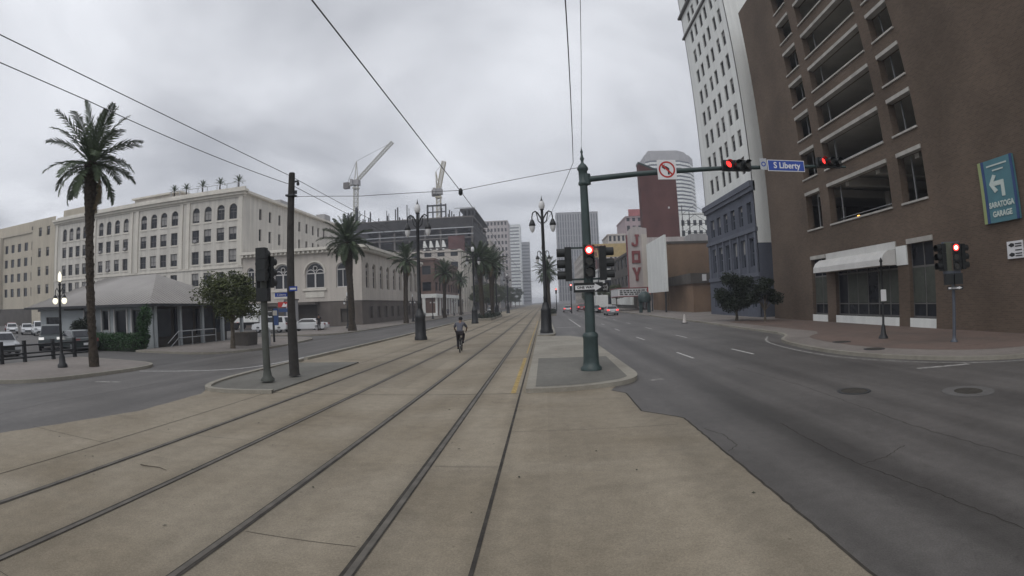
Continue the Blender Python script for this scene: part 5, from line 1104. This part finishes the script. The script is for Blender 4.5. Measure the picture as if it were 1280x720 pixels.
# roof palms in tubs
rpd = MB(); rng = random.Random(77)
roots = [(-60.2,69.5),(-57.6,69.7),(-53.9,69.6),(-50.2,69.6),(-46.5,69.6)]
rp0 = None
labs = ['leftmost potted palm on the hotel roof','second potted palm from the left on the hotel roof','middle potted palm on the hotel roof','second potted palm from the right on the hotel roof','rightmost potted palm on the hotel roof, at the corner']
for (x, y), lab in zip(roots, labs):
    if rp0 is None:
        rp0 = thing('potted_palm', lab, 'potted palm', (x,y,20.9), 0, 'potted palms on the hotel roof')
        b = MB(); b.prism([(-.45,0),(-.55,.75),(.55,.75),(.45,0)],1,-.5,.5); b.build('tub','beige',rp0); b = MB(); b.tube([(0,0,.6),(.05,0,1.3),(0,0,1.9)],[.16,.12,.1],6); b.build('trunk','trunk',rp0)
        c = MB()
        for k in range(18):
            fr = frond_mesh(1.25,12,0.6,rng); mxx = Matrix.Translation((0,0,1.9)) @ Matrix.Rotation(R(k*137.5),4,'Z') @ Matrix.Rotation(R(-(70-5.2*k)),4,'Y'); c.add([tuple(mxx@Vector(v)) for v in fr.v], fr.f)
        c.build('crown','frond',rp0)
    else: dup(rp0,(x,y,20.9),lab,rng.uniform(0,6))
t = thing('roof_shrubs','dark shrubs growing on the roof edge of the hotel left wing','shrub',(-66,70,20.9)); b = MB(); leaf_cloud(b,[((x,0,.5),(.7,.5,.5)) for x in (-15,-13.8,-12,-9.5)],900,.14,rng); b.build('foliage','leaf_dark',t)

# ================================================================== VEHICLES
def car(label, loc, rz, paint, kind='sedan', lit_tail=False, lit_head=False, group=None, sc_=1.0):
    """front towards local +X"""
    L_, W_, Hh_ = {'sedan':(4.7,1.82,1.42),'suv':(4.8,1.92,1.78),'van':(5.4,2.0,2.1)}[kind]
    t = thing('parked_car' if not lit_tail else 'car', label, 'car', loc, rz, group)
    if kind == 'sedan': low = [(-2.33,.35),(-2.35,.72),(-2.2,.93),(-1.6,.98),(1.0,.94),(1.95,.82),(2.28,.66),(2.35,.4),(2.2,.28),(-2.15,.28)]; cab = [(-1.75,.95),(-1.15,1.36),(-.9,1.42),(.25,1.42),(.5,1.36),(1.15,.92)]
    elif kind == 'suv': low = [(-2.38,.4),(-2.4,.85),(-2.3,1.08),(1.0,1.08),(2.0,1.0),(2.32,.8),(2.4,.45),(2.25,.32),(-2.2,.32)]; cab = [(-2.28,1.05),(-2.0,1.68),(-1.8,1.76),(.2,1.76),(.45,1.68),(1.15,1.05)]
    else: low = [(-2.7,.4),(-2.7,1.1),(1.3,1.1),(2.2,1.0),(2.62,.8),(2.7,.45),(2.5,.34),(-2.5,.34)]; cab = [(-2.68,1.08),(-2.6,2.0),(-2.4,2.1),(.7,2.1),(.95,2.0),(1.75,1.06)]
    hw = W_/2
    def loft(b, outl, w0, w1, z0, z1):
        n = len(outl); f = lambda z: w0+(w1-w0)*max(0,min(1,(z-z0)/(z1-z0)))
        vs = [(x,-f(z),z) for x,z in outl]+[(x,f(z),z) for x,z in outl]
        b.add(vs,[tuple(range(n)),tuple(range(2*n-1,n-1,-1))]+[(i,n+i,n+(i+1)%n,(i+1)%n) for i in range(n)])
    b = MB(); loft(b, low, hw, hw*.95, .5, 1.1); loft(b, cab, hw*.93, hw*.74, .95, Hh_)
    body = b.build('body', paint, t); m = body.modifiers.new('round','BEVEL'); m.width = .05; m.segments = 2; m.limit_method = 'ANGLE'
    # side, front and rear glass, set just proud of the cabin
    zt, zb = cab[2][1]-.09, cab[0][1]+.07; f = lambda z: hw*.93+(hw*.74-hw*.93)*(z-.95)/(Hh_-.95)
    gl = MB()
    xs = [cab[0][0]+.35, cab[1][0]+.22, cab[-2][0]-.12, cab[-1][0]-.25]
    for s in (-1,1):
        e = .008
        q = [(xs[0],s*(f(zb)+e),zb),(xs[3],s*(f(zb)+e),zb),(xs[2],s*(f(zt)+e),zt),(xs[1],s*(f(zt)+e),zt)]; gl.add(q,[(0,1,2,3)])
    for a, c, dx in ((cab[-1],cab[-2],.014),(cab[0],cab[1],-.014)):
        p0 = Vector((a[0],0,a[1])).lerp(Vector((c[0],0,c[1])),.10); p1 = Vector((a[0],0,a[1])).lerp(Vector((c[0],0,c[1])),.93)
        w0, w1 = f(p0.z)-.1, f(p1.z)-.08; gl.add([(p0.x+dx,-w0,p0.z+.008),(p0.x+dx,w0,p0.z+.008),(p1.x+dx,w1,p1.z+.008),(p1.x+dx,-w1,p1.z+.008)],[(0,1,2,3)])
    gl.build('window','glass',t)
    b = MB(); xm = (xs[1]+xs[2])/2
    for s in (-1,1): b.box(xm-.04,xm+.04,s*(f(zb)-.06)-.07,s*(f(zb)-.06)+.07,zb,zt) if 0 else None
    for xw in (-L_*.30, L_*.305):
        for s in (-1,1):
            b = MB(); b.lathe([(.20,-.11),(.32,-.11),(.345,-.06),(.345,.06),(.32,.11),(.20,.11)],seg=16); w = b.build('wheel','tyre',t); w.location = (xw,s*(hw-.12),.345); w.rotation_euler = (R(90),0,0)
            b = MB(); b.lathe([(.21,-.118),(.19,-.09),(.05,-.10)] if s > 0 else [(.05,.10),(.19,.09),(.21,.118)],seg=12); b.build('rim','rim',w)
    xf, xr = low[-4][0] if kind != 'sedan' else 2.3, -2.36
    xf = {'sedan':2.26,'suv':2.30,'van':2.60}[kind]; xr = {'sedan':-2.34,'suv':-2.39,'van':-2.70}[kind]
    zl = {'sedan':.68,'suv':.85,'van':.85}[kind]
    for s in (-1,1):
        b = MB(); b.box(xf-.1,xf+.06,s*hw*.72-.2,s*hw*.72+.2,zl-.08,zl+.08); b.build('headlight','head' if lit_head else 'steel',t)
        b = MB(); b.box(xr-.03,xr+.08,s*hw*.76-.19,s*hw*.76+.17,zl+.02,zl+.22); b.build('tail_light','tail' if lit_tail else 'dark_red',t)
    b = MB(); b.box(xr-.03,xr+.02,-.26,.26,zl-.2,zl-.05); b.build('licence_plate','white_sign',t); b = MB(); b.box(xf+.0,xf+.11,-.45,.45,.42,.60); b.build('grille','signal',t)
    if lit_tail: b = MB(); b.box(cab[0][0]+.1,cab[0][0]+.2,-.18,.18,zt+.02-.1,zt+.02); 
    for s in (-1,1): b = MB(); b.box(cab[-1][0]-.45,cab[-1][0]-.28,s*hw-.04+s*.08-.06,s*hw-.04+s*.08+.06,zb+.02,zb+.17); b.build('mirror',paint,t)
    t.scale = (sc_,)*3; return t
G1 = 'cars parked in the left lot'
car('silver sedan behind the pipe fence at the far left edge, nearest the camera',(-32.4,18.9,0),R(-20),'car_silver','sedan',group=G1)
car('dark sport utility car facing the street behind the pipe fence',(-34.2,24.6,0),R(-38),'car_dark','suv',lit_head=True,group=G1)
car('dark low car half hidden behind the leaning palm trunk',(-30.6,24.3,0),R(160),'car_dark','sedan',group=G1)
car('white sedan furthest left in the back row of the lot',(-72,44,0),R(-30),'car_white','sedan',group=G1)
car('white sedan in the middle of the back row of the lot',(-66,43,0),R(-30),'car_white','sedan',group=G1)
car('white sport utility car right end of the back row of the lot',(-60.5,41.5,0),R(-30),'car_white','suv',group=G1)
car('dark red car at the far left edge behind the white cars',(-82,50,0),R(-40),'car_red','sedan',group=G1)
car('white black striped patrol style car left of the standing officer',(-29.6,51.5,0),R(175),'car_white','suv')
car('second white car right behind the plain dark pole',(-26.2,53.5,0),R(185),'car_white','sedan')
G2 = 'cars queueing in the right lanes'
car('small silver car with lit tail lamps, left most in the distant queue',(5.0,114,0.01),R(90),'car_silver','sedan',lit_tail=True,group=G2)
car('dark red car with lit tail lamps waiting next to the silver one',(8.3,118,0.01),R(90),'car_red','suv',lit_tail=True,group=G2)
car('silver car with lit tail lamps right of the green mast',(10.1,79,0.01),R(90),'car_silver','sedan',lit_tail=True,group=G2)
car('dark car with lit tail lamps beside the white box truck',(9.4,97,0.01),R(90),'car_dark','sedan',lit_tail=True,group=G2)
car('dark sport utility car coming along the far left lanes',(-13.6,140,0.01),R(-90),'car_dark','suv',lit_head=True)
for lab, x, y, c in (('first parked car along the far left kerb',-16.3,158,'car_silver'),('second parked car along the far left kerb',-16.3,166,'car_dark'),('third parked car along the far left kerb',-16.3,175,'car_white')):
    car(lab,(x,y,0.01),R(-90),c,'sedan',group='cars parked along the far left kerb')
def truck(label, loc, rz, boxm='white_wall', logo=False, Lb=4.6):
    t = thing('box_truck', label, 'truck', loc, rz)
    b = MB(); b.box(-Lb/2-1,Lb/2-1,-1.15,1.15,.95,3.25); bo = b.build('cargo_box',boxm,t); m = bo.modifiers.new('r','BEVEL'); m.width = .04
    b = MB(); b.prism([(Lb/2-.95,.5),(Lb/2-.95,2.3),(Lb/2+.1,2.3),(Lb/2+.55,1.45),(Lb/2+1.25,1.3),(Lb/2+1.3,.5)],1,-1.0,1.0); c = b.build('cab','car_white',t); m = c.modifiers.new('r','BEVEL'); m.width = .06
    b = MB(); 
    for s in (-1.012,1.012): b.quad((Lb/2-.5,s,1.45),(Lb/2+.35,s,1.45),(Lb/2+.05,s,2.1),(Lb/2-.5,s,2.1))
    b.quad((Lb/2+.16,-.9,2.25),(Lb/2+.16,.9,2.25),(Lb/2+.6,.9,1.48),(Lb/2+.6,-.9,1.48)); b.build('window','glass',t)
    b = MB(); b.box(-Lb/2-1,Lb/2+.9,-.4,.4,.55,.9); b.box(-Lb/2-1.1,-Lb/2-1,-1.0,1.0,.5,.7); b.build('chassis','blackp',t)
    for x in (-Lb/2-.1,Lb/2+.2):
        for s in (-1,1): b = MB(); b.lathe([(.2,-.14),(.42,-.14),(.44,0),(.42,.14),(.2,.14)],seg=16); w = b.build('wheel','tyre',t); w.location = (x,s*.95,.44); w.rotation_euler = (R(90),0,0)
    for s in (-1,1): b = MB(); b.box(-Lb/2-1.05,-Lb/2-.98,s*.95-.12,s*.95+.12,.75,.92); b.build('tail_light','tail',t)
    if logo: b = MB(); b.box(-1.6,.6,-1.165,-1.15,1.9,2.1); b.box(-1.0,.0,-1.165,-1.15,2.25,2.45); b.build('lettering','greymetal',t); b = MB(); b.box(-Lb/2-1.0,-Lb/2-.55,-1.166,-1.15,.95,3.25); b.build('stripe','navy',t)
    return t
truck('white box truck stopped right of the green mast, ahead of the dark car',(10.9,101,0.01),R(90))
truck('white box truck parked across the lot before the arched hall',(-38.0,61.0,0),R(2),logo=True)

# ================================================================== PEOPLE AND BICYCLE
def skin_body(name, joints, edges, radii, m, parent, sub=2):
    me = bpy.data.meshes.new(name); me.from_pydata([tuple(j) for j in joints], edges, []); me.materials.append(M[m])
    o = bpy.data.objects.new(name, me); col.objects.link(o); o.parent = parent
    s = o.modifiers.new('skin','SKIN'); s.use_smooth_shade = True
    lay = me.skin_vertices[0].data
    for i, r in enumerate(radii): lay[i].radius = r if isinstance(r, tuple) else (r, r)
    lay[0].use_root = True; d = o.modifiers.new('sub','SUBSURF'); d.levels = sub; d.render_levels = sub
    return o
def person(label, loc, rz, J, top='shirt', legs='trousers', hat=None, bag=False):
    """J: joint dict in local metres, front towards local +Y"""
    t = thing('person', label, 'person', loc, rz)
    names = list(J); idx = {k:i for i,k in enumerate(names)}
    chain = [('pelvis','waist'),('waist','chest'),('chest','neck'),('neck','skull'),('skull','crown')]
    for s in 'lr': chain += [('chest','sh'+s),('sh'+s,'el'+s),('el'+s,'wr'+s),('wr'+s,'ha'+s),('ha'+s,'fi'+s),('pelvis','hip'+s),('hip'+s,'kn'+s),('kn'+s,'an'+s),('an'+s,'toe'+s)]
    rad = dict(pelvis=(.13,.10),waist=(.125,.09),chest=(.15,.10),neck=.055,skull=.082,crown=.078)
    for s in 'lr': rad.update({'sh'+s:.06,'el'+s:.043,'wr'+s:.030,'ha'+s:(.040,.022),'fi'+s:(.030,.014),'hip'+s:.088,'kn'+s:.058,'an'+s:.040,'toe'+s:(.042,.030)})
    ed = [(idx[a],idx[b_]) for a,b_ in chain]; skin_body('body',[J[k] for k in names],ed,[rad[k] for k in names],'skin',t)
    # clothing: slightly wider shells over trunk, arms and legs
    tn = ['waist','chest','neck','shl','ell','shr','elr','pelvis']; ti = {k:i for i,k in enumerate(tn)}
    tj = [Vector(J[k]) for k in tn]; tj[2] = Vector(J['chest']).lerp(Vector(J['neck']),.72)
    trad = [(.155,.115),(.185,.125),.075,.082,.062,.082,.062,(.155,.12)]
    te = [(0,1),(1,2),(1,3),(3,4),(1,5),(5,6),(0,7)]
    skin_body('shirt',tj,te,trad,top,t)
    ln = ['pelvis','hipl','knl','anl','hipr','knr','anr']; lj = [Vector(J[k]) for k in ln]
    skin_body('trousers',lj,[(0,1),(1,2),(2,3),(0,4),(4,5),(5,6)],[(.165,.135),.112,.08,.062,.112,.08,.062],legs,t)
    for s in 'lr':
        a, e = Vector(J['an'+s]), Vector(J['toe'+s]); skin_body('shoe',[a.lerp(e,-.25)-Vector((0,0,.03)),a.lerp(e,.5)-Vector((0,0,.02)),e],[(0,1),(1,2)],[.05,.052,.042],'hair',t,1)
    sk = Vector(J['skull']).lerp(Vector(J['crown']),.55); d = (Vector(J['crown'])-Vector(J['skull'])).normalized()
    b = MB(); b.sphere(sk+d*.045+Vector((0,-.012,0)),.108,1,1.12,.92,12); b.build('hair' if not hat else 'cap',hat or 'hair',t)
    b = MB(); b.sphere(Vector(J['skull'])+Vector((0,.10,.0)),.016,.7,1,1.3,6); b.build('nose','skin',t)
    b = MB()
    for s in (-1,1): b.sphere(Vector(J['skull'])+Vector((s*.032,.082,.025)),.011,seg=6)
    b.build('eyes','hair',t)
    for s in 'lr':                                    # fingers
        w, f_ = Vector(J['ha'+s]), Vector(J['fi'+s]); dd = (f_-w).normalized(); sd = dd.cross(Vector((0,0,1))); sd = sd.normalized() if sd.length > .1 else Vector((0,1,0)); b = MB()
        for k in range(4): o = sd*(.024*(k-1.5)*.8); b.tube([f_+o*.9, f_+o+dd*.035-Vector((0,0,.012)), f_+o+dd*(.05-.006*abs(k-1))-Vector((0,0,.035))],[.009,.008,.006],5)
        b.tube([w+sd*.03, w+sd*.055+dd*.03, w+sd*.05+dd*.06],[.011,.010,.007],5); b.build('fingers','skin',t)
    return t
def stand(stride=.0, arm=.06):
    J = dict(pelvis=(0,0,.95),waist=(0,.0,1.10),chest=(0,.01,1.34),neck=(0,.0,1.50),skull=(0,.02,1.60),crown=(0,.015,1.68))
    for s, k in (('l',-1),('r',1)):
        J.update({'sh'+s:(k*.18,0,1.42),'el'+s:(k*.23,-.03+k*stride*.3,1.16),'wr'+s:(k*.23,.06+k*stride*.5,.93),'ha'+s:(k*.225,.08+k*stride*.5,.87),'fi'+s:(k*.22,.10+k*stride*.5,.80),
                  'hip'+s:(k*.09,0,.90),'kn'+s:(k*.10,.03-k*stride*.5,.50),'an'+s:(k*.10,-.02-k*stride,.08),'toe'+s:(k*.11,.15-k*stride,.035)})
    return J
# cyclist riding away along the tracks
CX, CY = -4.25, 25.8
bk = thing('bicycle','black bicycle ridden away between the two tram tracks','bicycle',(CX,CY,.012),R(4))
def wheel_mb(r):
    b = MB(); n = 28; b.tube([(0,r*math.cos(2*math.pi*k/n),r*math.sin(2*math.pi*k/n)) for k in range(n+1)],.022,6,False); return b
for y in (-.52,.52):
    w = wheel_mb(.325).build('wheel','tyre',bk); w.location = (0,y,.347); b = MB()
    for k in range(14): a = 2*math.pi*k/14; b.tube([(0.02*(-1)**k,0,0),(0,.31*math.cos(a),.31*math.sin(a))],.0025,3,False)
    b.tube([(-.05,0,0),(.05,0,0)],.02,6); b.build('spokes','steel',w)
b = MB(); bb, st, hd_, rr_, fr_ = (0,-.08,.30),(0,-.24,.80),(0,.36,.82),(0,-.52,.347),(0,.52,.347)
for p, q in ((bb,st),(st,hd_),(bb,(0,.39,.72))): b.tube([p,q],.018,6)
for s in (-.05,.05): b.tube([(s,rr_[1],rr_[2]),(s*.4,-.23,.76)],.010,5); b.tube([(s,rr_[1],rr_[2]),bb],.011,5); b.tube([(s,fr_[1],fr_[2]),(s,.40,.70)],.012,5)
b.tube([(0,.40,.70),(0,.34,.98)],.016,6); b.build('frame','blackp',bk)
b = MB(); b.tube([(-.30,.30,1.02),(-.22,.36,1.02),(0,.36,1.0),(.22,.36,1.02),(.30,.30,1.02)],.013,6); b.build('handlebar','blackp',bk)
b = MB(); b.tube([(0,-.24,.78),(0,-.27,.93)],.014,6); b.add([(-.08,-.40,.95),(.08,-.40,.95),(.02,-.12,.95),(-.02,-.12,.95),(-.07,-.38,.91),(.07,-.38,.91),(.015,-.14,.92),(-.015,-.14,.92)],[(0,1,2,3),(4,7,6,5),(0,4,5,1),(1,5,6,2),(2,6,7,3),(3,7,4,0)]); b.build('saddle','blackp',bk)
b = MB(); b.tube([(-.06,bb[1],bb[2]),(-.09,bb[1]+.08,.16),(-.17,bb[1]+.08,.16)],.010,5); b.tube([(.06,bb[1],bb[2]),(.09,bb[1]-.08,.46),(.17,bb[1]-.08,.46)],.010,5); b.box(-.19,-.10,bb[1]+.03,bb[1]+.13,.145,.17); b.box(.10,.19,bb[1]-.13,bb[1]-.03,.445,.47); b.build('pedals','blackp',bk)
J = dict(pelvis=(0,-.27,1.02),waist=(0,-.20,1.17),chest=(.01,-.06,1.37),neck=(.02,.02,1.50),skull=(.03,.07,1.585),crown=(.035,.085,1.655))
J.update(shl=(-.19,-.03,1.42),ell=(-.30,.12,1.22),wrl=(-.27,.27,1.07),hal=(-.26,.31,1.045),fil=(-.25,.35,1.03),shr=(.20,-.03,1.42),elr=(.34,.10,1.22),wrr=(.29,.27,1.07),har=(.27,.31,1.045),fir=(.26,.35,1.03),
         hipl=(-.10,-.25,.98),knl=(-.13,.10,.60),anl=(-.13,-.04,.23),toel=(-.14,.10,.185),hipr=(.10,-.25,.98),knr=(.16,.14,.86),anr=(.14,-.22,.55),toer=(.15,-.08,.49))
person('cyclist seen from behind in a grey shirt, dark trousers and dark cap',(CX,CY,.012),R(4),J,'shirt','trousers','hair')
person('person in dark clothes standing beside the white cars before the hall',(-23.7,51.2,.13),R(200),stand(.02),'hair','trousers')
person('person in dark clothes walking on the far left sidewalk by the brick corner',(-20.8,111,.13),R(0),stand(.18),'shirt','trousers')
person('person in a dark coat on the far left sidewalk near the shopfront',(-22.6,114,.13),R(180),stand(.12),'hair','trousers')

# ================================================================== AIR
b = MB(); b.box(-420,420,-320,1000,-1.0,126); hz = b.build('haze', 'wire'); 
hm = bpy.data.materials.new('haze'); hm.use_nodes = True; n_ = hm.node_tree; n_.nodes.clear(); o_ = n_.nodes.new('ShaderNodeOutputMaterial'); pv = n_.nodes.new('ShaderNodeVolumePrincipled')
pv.inputs['Color'].default_value = (0.82,0.86,0.95,1); pv.inputs['Density'].default_value = 0.0009; n_.links.new(pv.outputs[0], o_.inputs['Volume']); hz.data.materials.clear(); hz.data.materials.append(hm)
tag(hz, 'thin grey damp air softening the far towers', 'haze', kind='stuff')
